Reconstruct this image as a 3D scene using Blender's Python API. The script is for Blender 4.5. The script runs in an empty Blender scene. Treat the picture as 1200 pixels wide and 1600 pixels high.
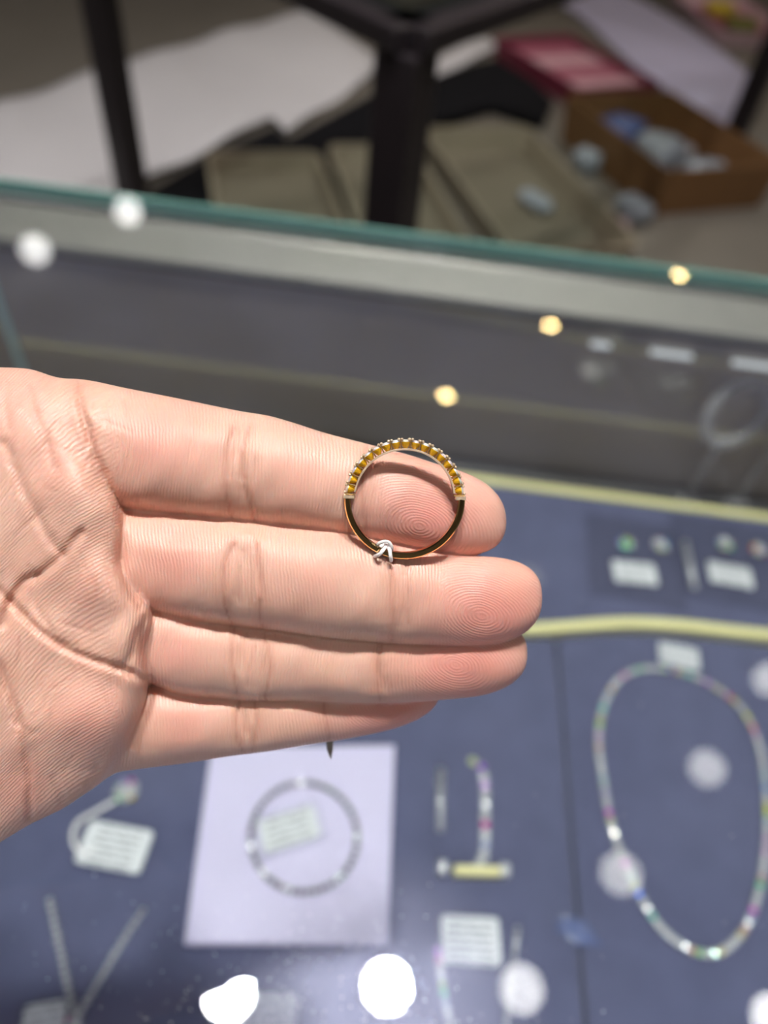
import bpy, bmesh, math, random
import numpy as np
from mathutils import Vector, Matrix
random.seed(7); rng = np.random.default_rng(7)
scn = bpy.context.scene
COL = scn.collection

# ------------------------------------------------------------------ camera, world, exposure
F = 1110.0; PITCH = math.radians(48); ROLL = math.radians(7.5); CZ = 1.231      # focal length in px of the 1200x1600 frame
FW = np.array([0, math.cos(PITCH), -math.sin(PITCH)]); R0 = np.array([1., 0, 0]); U0 = np.array([0, math.sin(PITCH), math.cos(PITCH)])
CX = math.cos(ROLL)*R0 + math.sin(ROLL)*U0
CY = -math.sin(ROLL)*R0 + math.cos(ROLL)*U0
CP = np.array([0, 0, CZ])
cam = bpy.data.objects.new('camera', bpy.data.cameras.new('camera')); COL.objects.link(cam)
cam.matrix_world = Matrix(((CX[0], CY[0], -FW[0], CP[0]), (CX[1], CY[1], -FW[1], CP[1]), (CX[2], CY[2], -FW[2], CP[2]), (0, 0, 0, 1)))
cam.data.sensor_fit = 'VERTICAL'; cam.data.sensor_height = 36; cam.data.lens = F/1600*36
cam.data.clip_start = .01; cam.data.clip_end = 50
cam.data.dof.use_dof = True; cam.data.dof.focus_distance = .1135; cam.data.dof.aperture_fstop = 8.3
scn.camera = cam
w = bpy.data.worlds.new('world'); scn.world = w; w.use_nodes = True
w.node_tree.nodes['Background'].inputs[0].default_value = (.03, .03, .035, 1)
scn.view_settings.view_transform = 'Standard'; scn.view_settings.look = 'None'
scn.view_settings.gamma = 1; scn.view_settings.use_curve_mapping = False
scn.view_settings.exposure = 0.15
scn.cycles.caustics_reflective = False; scn.cycles.caustics_refractive = False
KEY = 790.0          # radiance of the bright ceiling downlights
CASE_LED = 8.0       # radiance of the cool LED strip in the case

def ray(px, py): return FW + CX*(px-600)/F - CY*(py-800)/F
def onz(px, py, z):                      # where the ray of a photo pixel meets the level z
    d = ray(px, py); return Vector(CP + d*(z-CZ)/d[2])
def ony(px, py, y):
    d = ray(px, py); return Vector(CP + d*(y-CP[1])/d[1])
def atd(px, py, depth): return Vector(CP + ray(px, py)*depth)

# ------------------------------------------------------------------ helpers
def S(r, g, b):
    f = lambda c: (c/255/12.92 if c/255 <= .04045 else ((c/255+.055)/1.055)**2.4)
    return (f(r), f(g), f(b), 1)
MATS = {}
def mat(name, color, rough=.5, metal=0, var=0, scale=40, bump=0, bscale=300, emit=None, estr=0, spec=.5, sheen=0, trans=0, alpha=1, coat=0, ior=1.45):
    m = bpy.data.materials.new(name); m.use_nodes = True; MATS[name] = m
    nt = m.node_tree; b = nt.nodes['Principled BSDF']
    b.inputs['Base Color'].default_value = color; b.inputs['Roughness'].default_value = rough; b.inputs['Metallic'].default_value = metal
    b.inputs['Specular IOR Level'].default_value = spec; b.inputs['Sheen Weight'].default_value = sheen
    b.inputs['Transmission Weight'].default_value = trans; b.inputs['Alpha'].default_value = alpha
    b.inputs['Coat Weight'].default_value = coat; b.inputs['IOR'].default_value = ior
    if emit: b.inputs['Emission Color'].default_value = emit; b.inputs['Emission Strength'].default_value = estr
    tc = nt.nodes.new('ShaderNodeTexCoord')
    if var:
        n = nt.nodes.new('ShaderNodeTexNoise'); n.inputs['Scale'].default_value = scale; n.inputs['Detail'].default_value = 5
        nt.links.new(tc.outputs['Object'], n.inputs['Vector'])
        r = nt.nodes.new('ShaderNodeMix'); r.data_type = 'RGBA'
        r.inputs['A'].default_value = tuple(c*(1-var) for c in color[:3])+(1,); r.inputs['B'].default_value = tuple(min(1, c*(1+var)) for c in color[:3])+(1,)
        nt.links.new(n.outputs['Fac'], r.inputs['Factor']); nt.links.new(r.outputs['Result'], b.inputs['Base Color'])
    if bump:
        n2 = nt.nodes.new('ShaderNodeTexNoise'); n2.inputs['Scale'].default_value = bscale; n2.inputs['Detail'].default_value = 4
        nt.links.new(tc.outputs['Object'], n2.inputs['Vector'])
        bp = nt.nodes.new('ShaderNodeBump'); bp.inputs['Strength'].default_value = bump; bp.inputs['Distance'].default_value = .001
        nt.links.new(n2.outputs['Fac'], bp.inputs['Height']); nt.links.new(bp.outputs['Normal'], b.inputs['Normal'])
    return m
def glass_mat(name, tint, ior=1.5, dust=0.0, smudge_haze=False):
    # thin clear pane: transparent, with a Fresnel reflection on its outer faces
    m = bpy.data.materials.new(name); m.use_nodes = True; MATS[name] = m; nt = m.node_tree; nt.nodes.clear()
    out = nt.nodes.new('ShaderNodeOutputMaterial'); tr = nt.nodes.new('ShaderNodeBsdfTransparent'); tr.inputs[0].default_value = tint
    gl = nt.nodes.new('ShaderNodeBsdfGlossy'); gl.inputs['Roughness'].default_value = 0.0
    fr = nt.nodes.new('ShaderNodeFresnel'); fr.inputs['IOR'].default_value = ior
    geo = nt.nodes.new('ShaderNodeNewGeometry')
    inv = nt.nodes.new('ShaderNodeMath'); inv.operation = 'SUBTRACT'; inv.inputs[0].default_value = 1; nt.links.new(geo.outputs['Backfacing'], inv.inputs[1])
    mu = nt.nodes.new('ShaderNodeMath'); mu.operation = 'MULTIPLY'; nt.links.new(fr.outputs[0], mu.inputs[0]); nt.links.new(inv.outputs[0], mu.inputs[1])
    mx = nt.nodes.new('ShaderNodeMixShader'); nt.links.new(mu.outputs[0], mx.inputs[0]); nt.links.new(tr.outputs[0], mx.inputs[1]); nt.links.new(gl.outputs[0], mx.inputs[2])
    last = mx
    if dust:
        df = nt.nodes.new('ShaderNodeBsdfDiffuse'); df.inputs[0].default_value = (.8, .8, .85, 1)
        tc = nt.nodes.new('ShaderNodeTexCoord'); n = nt.nodes.new('ShaderNodeTexNoise'); n.inputs['Scale'].default_value = 14; n.inputs['Detail'].default_value = 6
        nt.links.new(tc.outputs['Object'], n.inputs['Vector'])
        mr = nt.nodes.new('ShaderNodeMapRange'); mr.inputs['From Min'].default_value = .35; mr.inputs['From Max'].default_value = .75; mr.inputs['To Min'].default_value = dust*.3; mr.inputs['To Max'].default_value = dust
        nt.links.new(n.outputs['Fac'], mr.inputs['Value'])
        fac = mr.outputs[0]
        if smudge_haze:       # greasy patch, tinted violet to paint the lavender haze of light on the glass
            sc = onz(590, 1590, 1.0); vs = nt.nodes.new('ShaderNodeVectorMath'); vs.operation = 'SUBTRACT'; vs.inputs[1].default_value = (sc.x, sc.y-(.465-.10)/2, 1.0)
            nt.links.new(tc.outputs['Object'], vs.inputs[0]); ln = nt.nodes.new('ShaderNodeVectorMath'); ln.operation = 'LENGTH'; nt.links.new(vs.outputs[0], ln.inputs[0])
            r2 = nt.nodes.new('ShaderNodeMapRange'); r2.interpolation_type = 'SMOOTHSTEP'; r2.inputs['From Min'].default_value = .006; r2.inputs['From Max'].default_value = .05; r2.inputs['To Min'].default_value = 1; r2.inputs['To Max'].default_value = 0
            nt.links.new(ln.outputs['Value'], r2.inputs['Value'])
            n9 = nt.nodes.new('ShaderNodeTexNoise'); n9.inputs['Scale'].default_value = 45; n9.inputs['Detail'].default_value = 5; nt.links.new(tc.outputs['Object'], n9.inputs['Vector'])
            a1 = nt.nodes.new('ShaderNodeMath'); a1.operation = 'MULTIPLY'; nt.links.new(r2.outputs[0], a1.inputs[0]); nt.links.new(n9.outputs['Fac'], a1.inputs[1])
            a2 = nt.nodes.new('ShaderNodeMath'); a2.operation = 'MULTIPLY_ADD'; a2.inputs[1].default_value = .6; nt.links.new(a1.outputs[0], a2.inputs[0]); nt.links.new(fac, a2.inputs[2]); fac = a2.outputs[0]
            df.inputs[0].default_value = (.66, .68, .95, 1)
        m2 = nt.nodes.new('ShaderNodeMixShader'); nt.links.new(fac, m2.inputs[0]); nt.links.new(mx.outputs[0], m2.inputs[1]); nt.links.new(df.outputs[0], m2.inputs[2]); last = m2
    nt.links.new(last.outputs[0], out.inputs[0]); return m

def link(name, me, parent=None, mats=None, smooth=False):
    o = bpy.data.objects.new(name, me); COL.objects.link(o)
    if parent: o.parent = parent
    if mats:
        for m in (mats if isinstance(mats, (list, tuple)) else [mats]): me.materials.append(MATS[m] if isinstance(m, str) else m)
    if smooth:
        for p in me.polygons: p.use_smooth = True
    return o
def tag(o, label, cat, group=None):
    o['label'] = label; o['category'] = cat
    if group: o['group'] = group
    return o
def struct(o): o['kind'] = 'structure'; return o
def empty(name, loc, rz=0):
    e = bpy.data.objects.new(name, None); e.empty_display_size = .01; COL.objects.link(e); e.location = loc; e.rotation_euler = (0, 0, rz); return e
def bm_mesh(bm, name='m'):
    me = bpy.data.meshes.new(name); bmesh.ops.recalc_face_normals(bm, faces=bm.faces[:]); bm.to_mesh(me); bm.free(); return me
def box(bm, c, s, rz=0, bevel=0):
    r = bmesh.ops.create_cube(bm, size=1); vs = r['verts']
    bmesh.ops.transform(bm, matrix=Matrix.Translation(c) @ Matrix.Rotation(rz, 4, 'Z') @ Matrix.Diagonal((*s, 1)), verts=vs)
    if bevel:
        es = list({e for v in vs for e in v.link_edges}); bmesh.ops.bevel(bm, geom=es, offset=bevel, segments=2, profile=.5, affect='EDGES')
def box_me(c, s, rz=0, bevel=0):
    bm = bmesh.new(); box(bm, c, s, rz, bevel); return bm_mesh(bm)
def tube_me(pts, r, seg=8, closed=False, cap=True):
    pts = [Vector(p) for p in pts]; n = len(pts); bm = bmesh.new(); rings = []; prev = None
    rs = r if isinstance(r, (list, tuple)) else [r]*n
    for i, p in enumerate(pts):
        a = pts[i-1] if (i > 0 or closed) else p; b = pts[(i+1) % n] if (i < n-1 or closed) else p
        t = (b-a).normalized()
        if prev is None:
            prev = t.orthogonal().normalized()
        nrm = (prev - t*prev.dot(t)).normalized(); prev = nrm; bi = t.cross(nrm)
        rings.append([bm.verts.new(p + (nrm*math.cos(k*2*math.pi/seg) + bi*math.sin(k*2*math.pi/seg))*rs[i]) for k in range(seg)])
    for i in range(n if closed else n-1):
        A, B = rings[i], rings[(i+1) % n]
        for k in range(seg): bm.faces.new((A[k], A[(k+1) % seg], B[(k+1) % seg], B[k]))
    if cap and not closed:
        bm.faces.new(rings[0]); bm.faces.new(rings[-1])
    return bm_mesh(bm)
def prism_me(poly, z0, z1, bevel=0):
    bm = bmesh.new(); vs = [bm.verts.new((x, y, z0)) for x, y in poly]; f = bm.faces.new(vs)
    r = bmesh.ops.extrude_face_region(bm, geom=[f]); top = [g for g in r['geom'] if isinstance(g, bmesh.types.BMVert)]
    bmesh.ops.translate(bm, verts=top, vec=(0, 0, z1-z0))
    if bevel: bmesh.ops.bevel(bm, geom=[e for e in bm.edges], offset=bevel, segments=2, profile=.5, affect='EDGES')
    return bm_mesh(bm)
def rrect(sx, sy, r, n=4):
    pts = []
    for cx, cy, a0 in ((sx/2-r, sy/2-r, 0), (-sx/2+r, sy/2-r, 90), (-sx/2+r, -sy/2+r, 180), (sx/2-r, -sy/2+r, 270)):
        for k in range(n+1):
            a = math.radians(a0+90*k/n); pts.append((cx+r*math.cos(a), cy+r*math.sin(a)))
    return pts
def lathe_me(prof, seg=24):
    bm = bmesh.new(); rings = []
    for r, z in prof:
        rings.append([bm.verts.new((max(r, 1e-5)*math.cos(2*math.pi*k/seg), max(r, 1e-5)*math.sin(2*math.pi*k/seg), z)) for k in range(seg)])
    for A, B in zip(rings[:-1], rings[1:]):
        for k in range(seg): bm.faces.new((A[k], A[(k+1) % seg], B[(k+1) % seg], B[k]))
    bmesh.ops.remove_doubles(bm, verts=bm.verts[:], dist=2e-5 if prof else 0)
    return bm_mesh(bm)
def spline(pts, n, closed=False):
    P = np.array(pts, float); m = len(P); out = []
    segs = m if closed else m-1
    for i in range(segs):
        g = lambda j: P[j % m] if closed else P[min(max(j, 0), m-1)]
        p0, p1, p2, p3 = g(i-1), g(i), g(i+1), g(i+2)
        for k in range(n):
            t = k/n; out.append(.5*((2*p1)+(-p0+p2)*t+(2*p0-5*p1+4*p2-p3)*t*t+(-p0+3*p1-3*p2+p3)*t**3))
    if not closed: out.append(P[-1])
    return np.array(out)
def resample(pts, step, closed=False):
    P = np.array(pts); Q = np.vstack([P, P[:1]]) if closed else P
    d = np.r_[0, np.cumsum(np.linalg.norm(np.diff(Q, axis=0), axis=1))]
    n = max(2, int(round(d[-1]/step))); s = np.linspace(0, d[-1], n, endpoint=False) if closed else np.linspace(0, d[-1], n)
    return np.stack([np.interp(s, d, Q[:, k]) for k in range(3)], 1)
def gem_me(seg=8, pav=True):
    # brilliant cut of girdle diameter 1, table up
    bm = bmesh.new(); ring = lambda r, z, off=0: [bm.verts.new((r*math.cos(2*math.pi*(k+off)/seg), r*math.sin(2*math.pi*(k+off)/seg), z)) for k in range(seg)]
    t = ring(.28, .17, .5); c = ring(.42, .09, 0); g = ring(.5, .01, .5); g2 = ring(.5, -.02, .5); cul = bm.verts.new((0, 0, -.42))
    bm.faces.new(t)
    for A, B in ((t, c), (c, g)):
        for k in range(seg):
            if A is t:
                bm.faces.new((A[k], A[(k-1) % seg], B[k])); bm.faces.new((A[k], B[k], B[(k+1) % seg]))
            else:
                bm.faces.new((A[k], A[(k+1) % seg], B[k])); bm.faces.new((A[(k+1) % seg], B[(k+1) % seg], B[k]))
    for k in range(seg):
        bm.faces.new((g[k], g[(k+1) % seg], g2[(k+1) % seg], g2[k])); f = bm.faces.new((g2[k], g2[(k+1) % seg], cul)); f.material_index = 1
    return bm_mesh(bm, 'gem')

# ------------------------------------------------------------------ materials
mat('floor_tile', S(120, 112, 104), .35, var=.15, scale=6, bump=.1)
mat('platform', S(122, 115, 107), .45, var=.12, scale=8, bump=.1, bscale=60)
mat('plaster', S(190, 184, 176), .8, var=.05, scale=4, bump=.15, bscale=80)
mat('ceiling_paint', S(150, 146, 150), .8, var=.04, scale=3, bump=.1, bscale=60)
mat('cabinet', S(60, 55, 52), .4, var=.15, scale=20)
mat('steel', S(146, 141, 135), .42, metal=.35, var=.06, scale=90)
mat('steel_dark', S(112, 109, 106), .4, metal=.5, var=.06, scale=90)
mat('back_panel', S(180, 166, 150), .07, var=.1, scale=9, ior=2.1)
mat('door_edge', S(205, 236, 230), .15, var=.06, scale=30, coat=.5)
mat('glass_edge', S(140, 196, 184), .15, var=.12, scale=30, coat=.5)
mat('case_floor', S(70, 70, 74), .5, var=.1, scale=25)
mat('navy_velvet', S(88, 91, 120), .85, var=.2, scale=55, bump=.25, bscale=900, sheen=.25, spec=.2)
mat('black_velvet', S(74, 76, 100), .9, var=.15, scale=80, bump=.2, bscale=900, sheen=.2, spec=.2)
mat('cream_trim', S(240, 232, 168), .4, var=.04, scale=60)
mat('white_card', S(216, 208, 238), .6, var=.03, scale=40, bump=.08, bscale=600)
mat('silver', S(205, 205, 208), .38, metal=.55, var=.06, scale=300)
mat('band_gold', (1.0, .66, .30, 1), .1, metal=1, var=.05, scale=400)
mat('gold', (1.0, .68, .30, 1), .14, metal=.85, var=.05, scale=400)
mat('rose_gold', (1.0, .74, .52, 1), .22, metal=.5, var=.05, scale=400)
mat('nylon', S(250, 246, 246), .3, var=.02, scale=500, coat=.3)
mat('dark_metal', S(40, 34, 38), .42, var=.15, scale=30, bump=.05)
mat('paper_white', S(214, 210, 214), .7, var=.05, scale=5, bump=.15, bscale=15)
mat('paper_lilac', S(200, 194, 222), .7, var=.05, scale=5, bump=.15, bscale=15)
mat('black_fabric', S(16, 15, 20), .8, spec=.2, var=.2, scale=20, bump=.3, bscale=60)
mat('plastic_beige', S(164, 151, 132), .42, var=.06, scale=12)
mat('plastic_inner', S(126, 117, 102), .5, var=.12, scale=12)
mat('cardboard', S(128, 92, 58), .7, var=.12, scale=15, bump=.1, bscale=80)
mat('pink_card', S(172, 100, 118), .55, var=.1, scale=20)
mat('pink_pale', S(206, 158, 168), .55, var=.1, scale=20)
mat('crimson_card', S(122, 44, 66), .5, var=.1, scale=20)
mat('clear_bag', S(176, 182, 192), .25, var=.2, scale=40, bump=.6, bscale=60)
mat('blue_bag', S(92, 104, 150), .25, var=.3, scale=50, bump=.5, bscale=70)
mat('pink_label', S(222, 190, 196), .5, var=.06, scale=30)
mat('olive_green', S(120, 124, 60), .5, var=.2, scale=30)
mat('yellow_pack', S(214, 190, 70), .5, var=.1, scale=30)
mat('lamp_housing', S(210, 208, 204), .4, var=.03, scale=20)
mat('lamp_plate', S(120, 120, 124), .4, var=.03, scale=20)
mat('led_strip', (1, 1, 1, 1), .5, emit=(.80, .80, 1.0, 1), estr=CASE_LED)
mat('rail_highlight', (1, 1, 1, 1), .5, emit=(.9, .95, 1.0, 1), estr=.5)
mat('nail', S(236, 190, 176), .25, var=.05, scale=300, coat=.4)
glass_mat('pane', (.95, .97, .965, 1), dust=.02)
glass_mat('pane_smudge_haze', (.95, .97, .965, 1), dust=.02, smudge_haze=True)
glass_mat('dark_pane', (.80, .86, .84, 1))
mat('acrylic', S(214, 212, 216), .15, var=.05, scale=90, alpha=.32)
glass_mat('sleeve_plastic', (.975, .98, .985, 1), ior=1.5)
def emis(name, col, s):
    m = bpy.data.materials.new(name); m.use_nodes = True; MATS[name] = m; nt = m.node_tree; nt.nodes.clear()
    o = nt.nodes.new('ShaderNodeOutputMaterial'); e = nt.nodes.new('ShaderNodeEmission'); e.inputs[0].default_value = col; e.inputs[1].default_value = s; nt.links.new(e.outputs[0], o.inputs[0]); return m
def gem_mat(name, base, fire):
    # cut stone: clear-looking facets, a random base tint per stone paints its coloured flashes
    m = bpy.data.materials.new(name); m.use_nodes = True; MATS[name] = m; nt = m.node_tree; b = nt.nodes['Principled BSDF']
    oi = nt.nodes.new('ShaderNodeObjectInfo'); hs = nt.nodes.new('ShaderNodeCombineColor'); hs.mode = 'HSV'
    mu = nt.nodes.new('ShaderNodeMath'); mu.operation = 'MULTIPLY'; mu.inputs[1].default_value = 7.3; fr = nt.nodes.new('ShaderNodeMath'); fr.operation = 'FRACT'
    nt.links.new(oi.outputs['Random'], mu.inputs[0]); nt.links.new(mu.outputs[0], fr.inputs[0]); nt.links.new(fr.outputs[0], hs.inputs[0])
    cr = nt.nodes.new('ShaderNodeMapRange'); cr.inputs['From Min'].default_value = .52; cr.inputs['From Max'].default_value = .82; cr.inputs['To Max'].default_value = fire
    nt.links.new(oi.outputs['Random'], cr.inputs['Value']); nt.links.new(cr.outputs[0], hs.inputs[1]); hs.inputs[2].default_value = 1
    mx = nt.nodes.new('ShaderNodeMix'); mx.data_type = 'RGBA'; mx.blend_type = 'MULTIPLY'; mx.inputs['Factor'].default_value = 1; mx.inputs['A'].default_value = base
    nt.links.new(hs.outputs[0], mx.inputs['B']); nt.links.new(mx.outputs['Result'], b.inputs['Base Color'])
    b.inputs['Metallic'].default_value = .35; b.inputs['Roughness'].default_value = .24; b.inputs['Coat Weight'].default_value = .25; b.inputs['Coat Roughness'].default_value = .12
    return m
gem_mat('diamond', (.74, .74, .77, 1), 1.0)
gem_mat('diamond_grey', (.30, .30, .33, 1), .15)
gem_mat('diamond_small', (.93, .9, .86, 1), .12)
mat('gold_reflect_facet', (1, .44, .015, 1), .2, metal=.1, var=.35, scale=900, coat=.6)  # gold reflected in the pavilions, painted on as amber colour
def tag_mat():
    m = mat('tag_paper', S(235, 236, 238), .5); nt = m.node_tree; b = nt.nodes['Principled BSDF']
    tc = nt.nodes.new('ShaderNodeTexCoord'); sp = nt.nodes.new('ShaderNodeSeparateXYZ'); nt.links.new(tc.outputs['Object'], sp.inputs[0])
    wv = nt.nodes.new('ShaderNodeMath'); wv.operation = 'MULTIPLY'; wv.inputs[1].default_value = 2*math.pi/.0034; nt.links.new(sp.outputs['Y'], wv.inputs[0])
    sn = nt.nodes.new('ShaderNodeMath'); sn.operation = 'SINE'; nt.links.new(wv.outputs[0], sn.inputs[0])
    g = nt.nodes.new('ShaderNodeMath'); g.operation = 'GREATER_THAN'; g.inputs[1].default_value = .45; nt.links.new(sn.outputs[0], g.inputs[0])
    n = nt.nodes.new('ShaderNodeTexNoise'); n.inputs['Scale'].default_value = 900; nt.links.new(tc.outputs['Object'], n.inputs['Vector'])
    g2 = nt.nodes.new('ShaderNodeMath'); g2.operation = 'GREATER_THAN'; g2.inputs[1].default_value = .46; nt.links.new(n.outputs['Fac'], g2.inputs[0])
    ax = nt.nodes.new('ShaderNodeMath'); ax.operation = 'ABSOLUTE'; nt.links.new(sp.outputs['X'], ax.inputs[0])
    l = nt.nodes.new('ShaderNodeMath'); l.operation = 'LESS_THAN'; l.inputs[1].default_value = .0115; nt.links.new(ax.outputs[0], l.inputs[0])
    a = nt.nodes.new('ShaderNodeMath'); a.operation = 'MULTIPLY'; nt.links.new(g.outputs[0], a.inputs[0]); nt.links.new(g2.outputs[0], a.inputs[1])
    a2 = nt.nodes.new('ShaderNodeMath'); a2.operation = 'MULTIPLY'; nt.links.new(a.outputs[0], a2.inputs[0]); nt.links.new(l.outputs[0], a2.inputs[1])
    mx = nt.nodes.new('ShaderNodeMix'); mx.data_type = 'RGBA'; mx.inputs['A'].default_value = S(235, 236, 238); mx.inputs['B'].default_value = S(120, 122, 130)
    nt.links.new(a2.outputs[0], mx.inputs['Factor']); nt.links.new(mx.outputs['Result'], b.inputs['Base Color'])
tag_mat()

# ------------------------------------------------------------------ room
XA, XB, YA, YB, ZC = -3.4, 3.4, -2.2, 5.6, 2.8
struct(link('floor', box_me(((XA+XB)/2, (YA+YB)/2, -.05), (XB-XA, YB-YA, .1)), None, 'floor_tile'))
struct(link('ceiling', box_me(((XA+XB)/2, (YA+YB)/2, ZC+.05), (XB-XA, YB-YA, .1)), None, 'ceiling_paint'))
struct(link('wall_left', box_me((XA-.05, (YA+YB)/2, ZC/2), (.1, YB-YA, ZC)), None, 'plaster'))
struct(link('wall_right', box_me((XB+.05, (YA+YB)/2, ZC/2), (.1, YB-YA, ZC)), None, 'plaster'))
struct(link('wall_front', box_me(((XA+XB)/2, YA-.05, ZC/2), (XB-XA, .1, ZC)), None, 'plaster'))
struct(link('wall_back', box_me(((XA+XB)/2, YB+.05, ZC/2), (XB-XA, .1, ZC)), None, 'plaster'))
PZ = .5
pl = link('floor', box_me((0, 2.2, PZ/2), (3.6, 2.6, PZ), bevel=.01), None, 'platform'); struct(pl)

# ------------------------------------------------------------------ ceiling lamps; seen ones stand where their glass reflections put them, fill spots are added
GZ = 1.0
def mirror_lamp(px, py, zl):
    a = onz(px, py, GZ); d = ray(px, py); d = Vector((d[0], d[1], -d[2])); return a + d*((zl-GZ)/d.z)
def led_lamp(px, py, strength, diam, label, col=(1, .985, .95, 1)):
    # gimbal downlight: the LED plate is tilted towards the counter
    p = mirror_lamp(px, py, ZC-.075)
    e = empty('ceiling_downlight', (p.x, p.y, p.z)); tag(e, label, 'lamp', 'white ceiling downlights')
    q = (p-Vector((0, .12, GZ))).to_track_quat('Z', 'Y'); e.rotation_euler = q.to_euler(); inv = q.to_matrix().inverted()
    R = diam/2
    link('housing', lathe_me([(R*1.02, .006), (R*1.02, -.010), (R*1.14, -.012), (R*1.18, -.004), (R*1.10, .022), (R*.4, .030), (0, .030)], 32), e, 'lamp_housing', True)
    top = inv @ Vector((0, 0, ZC-.0005-p.z)); link('stem', tube_me([(0, 0, .028), top*.5+Vector((0, 0, .014)), top], .008, 10), e, 'lamp_housing', True)
    link('plate', lathe_me([(0, 0), (R*1.01, 0), (R*1.01, .004), (0, .004)], 32), e, emis('led_plate', col, strength*(.75 if strength > 100 else .45)))
    em = emis('led_light', col, strength*(1 if strength > 100 else 1.3)); ch = lathe_me([(0, -.004), (R*.16, -.0), (R*.16, .002), (0, .002)], 10); ch.materials.append(em)
    spots = [(0, 0)] + [(.42*R*math.cos(a*math.pi/3), .42*R*math.sin(a*math.pi/3)) for a in range(6)] + [(.82*R*math.cos(a*math.pi/6+.26), .82*R*math.sin(a*math.pi/6+.26)) for a in range(12)]
    for x, y in spots:
        c = bpy.data.objects.new('led_chip', ch); COL.objects.link(c); c.parent = e; c.location = (x, y, -.003)
def warm_lamp(px, py, strength, diam, label):
    p = mirror_lamp(px, py, ZC-.01); e = empty('ceiling_spotlight', (p.x, p.y, ZC)); tag(e, label, 'lamp', 'small warm ceiling spotlights'); R = diam/2
    link('housing', lathe_me([(R*1.02, -.004), (R*1.02, -.014), (R*1.35, -.014), (R*1.4, -.008), (R*1.4, -.0005)], 24), e, 'lamp_housing', True)
    link('lens', lathe_me([(0, -.008), (R, -.008), (R, -.003), (0, -.003)], 24), e, emis('warm_light', (1, .70, .30, 1), strength))
led_lamp(358, 1552, KEY, .10, 'bright white round downlight over the display counter')
led_lamp(605, 1541, KEY, .10, 'bright white round downlight over the display counter')
for a in ((815, 1545, 24), (1105, 1200, 12), (970, 1365, 14), (1203, 1062, 12), (1212, 1592, 32)):
    led_lamp(*a, .098, 'dim white round downlight above the necklace side of the counter')
for a in ((200, 330, 11), (55, 390, 11)):
    led_lamp(*a, .14, 'dim white round downlight far behind the counter')
for a in ((860, 508, 130), (697, 619, 130), (1062, 430, 150)):
    warm_lamp(*a, .055, 'small warm ceiling spotlight behind the counter')
def fill_lamp(x, y, power, ang, label, col=(1, .96, .9), aim=(0, 0)):
    # unseen fill spotlight, added to brighten what its beam reaches
    e = empty('ceiling_spotlight', (x, y, ZC)); tag(e, label, 'lamp', 'added fill spotlights'); R = .045
    link('housing', lathe_me([(R*1.02, -.004), (R*1.02, -.018), (R*1.35, -.018), (R*1.4, -.01), (R*1.4, -.0005)], 24), e, 'lamp_housing', True)
    link('lens', lathe_me([(0, -.008), (R, -.008), (R, -.003), (0, -.003)], 24), e, emis('fill_lens', (*col, 1), 3))
    l = bpy.data.lights.new('beam', 'SPOT'); l.energy = power; l.color = col; l.spot_size = math.radians(ang); l.spot_blend = .4; l.shadow_soft_size = .04
    o = bpy.data.objects.new('beam', l); COL.objects.link(o); o.parent = e; o.location = (0, 0, -.03); o.rotation_euler = (aim[0], aim[1], 0)
fill_lamp(-.9, 1.9, 30, 80, 'unseen fill spotlight added to brighten the white packing sheet')
fill_lamp(.55, 1.6, 25, 80, 'unseen fill spotlight added to brighten the trays and boxes')
fill_lamp(.9, 2.9, 28, 80, 'unseen fill spotlight added to brighten the pink trays')  # these three are added to lift the dark area behind the counter
for x_, y_ in ((-.55, -1.0), (.55, -1.0)):  # added front fill behind the camera for rail, panel and hand
    fill_lamp(x_, y_, 11, 100, 'unseen fill spotlight added on the customer side of the counter', (1, .97, .93), (math.radians(28), 0))

# ------------------------------------------------------------------ the glass display counter
RY = .465; FY = -.10; X0, X1 = -1.0, 1.0; TH = .010
dc = empty('display_counter', (0, (RY+FY)/2, 0)); tag(dc, 'long glass-topped jewellery display counter with brushed steel rear rail', 'display case')
oy = (RY+FY)/2
def cpart(name, c, s, m, bevel=0, parent=None):
    o = link(name, box_me((c[0], c[1]-oy, c[2]), s, bevel=bevel), parent or dc, m); return o
cpart('base_cabinet', (0, oy, .40), (X1-X0, RY-FY, .80), 'cabinet', .004)
cpart('case_floor', (0, oy, .805), (X1-X0-.03, RY-FY-.03, .008), 'case_floor')
tg = cpart('top_glass', (0, oy, GZ-TH/2), (X1-X0-.004, RY-FY-.004, TH-.0004), 'pane_smudge_haze')
for nm, c, s in (('glass_edge', (0, RY-.001, GZ-TH/2), (X1-X0, .002, TH)), ('glass_edge', (0, FY+.001, GZ-TH/2), (X1-X0, .002, TH)),
                 ('glass_edge', (X0+.001, oy, GZ-TH/2), (.002, RY-FY-.004, TH)), ('glass_edge', (X1-.001, oy, GZ-TH/2), (.002, RY-FY-.004, TH))):
    cpart(nm, c, s, 'glass_edge', parent=tg)
cpart('front_glass', (0, FY+.005, .895), (X1-X0, .008, .186), 'pane')
for sx in (X0+.004, X1-.004): cpart('side_glass', (sx, oy, .895), (.008, RY-FY-.02, .186), 'pane')
def profile_x(poly, x0, x1):       # extrude a (y, z) outline along the counter
    bm = bmesh.new(); A = [bm.verts.new((x0, y-oy, z)) for y, z in poly]; B = [bm.verts.new((x1, y-oy, z)) for y, z in poly]; n = len(poly)
    for k in range(n): bm.faces.new((A[k], A[(k+1) % n], B[(k+1) % n], B[k]))
    bm.faces.new(A); bm.faces.new(B[::-1]); return bm_mesh(bm)
rl = link('rear_rail', profile_x([(.4625, .9875), (.4575, .9875), (.4555, .9862), (.4290, .9762), (.4285, .9715), (.4625, .9725)], X0, X1), dc, 'steel')
cpart('rail_lip', (0, .4602, .9886), (X1-X0, .0045, .0018), 'steel_dark', .0003, rl)
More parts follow.
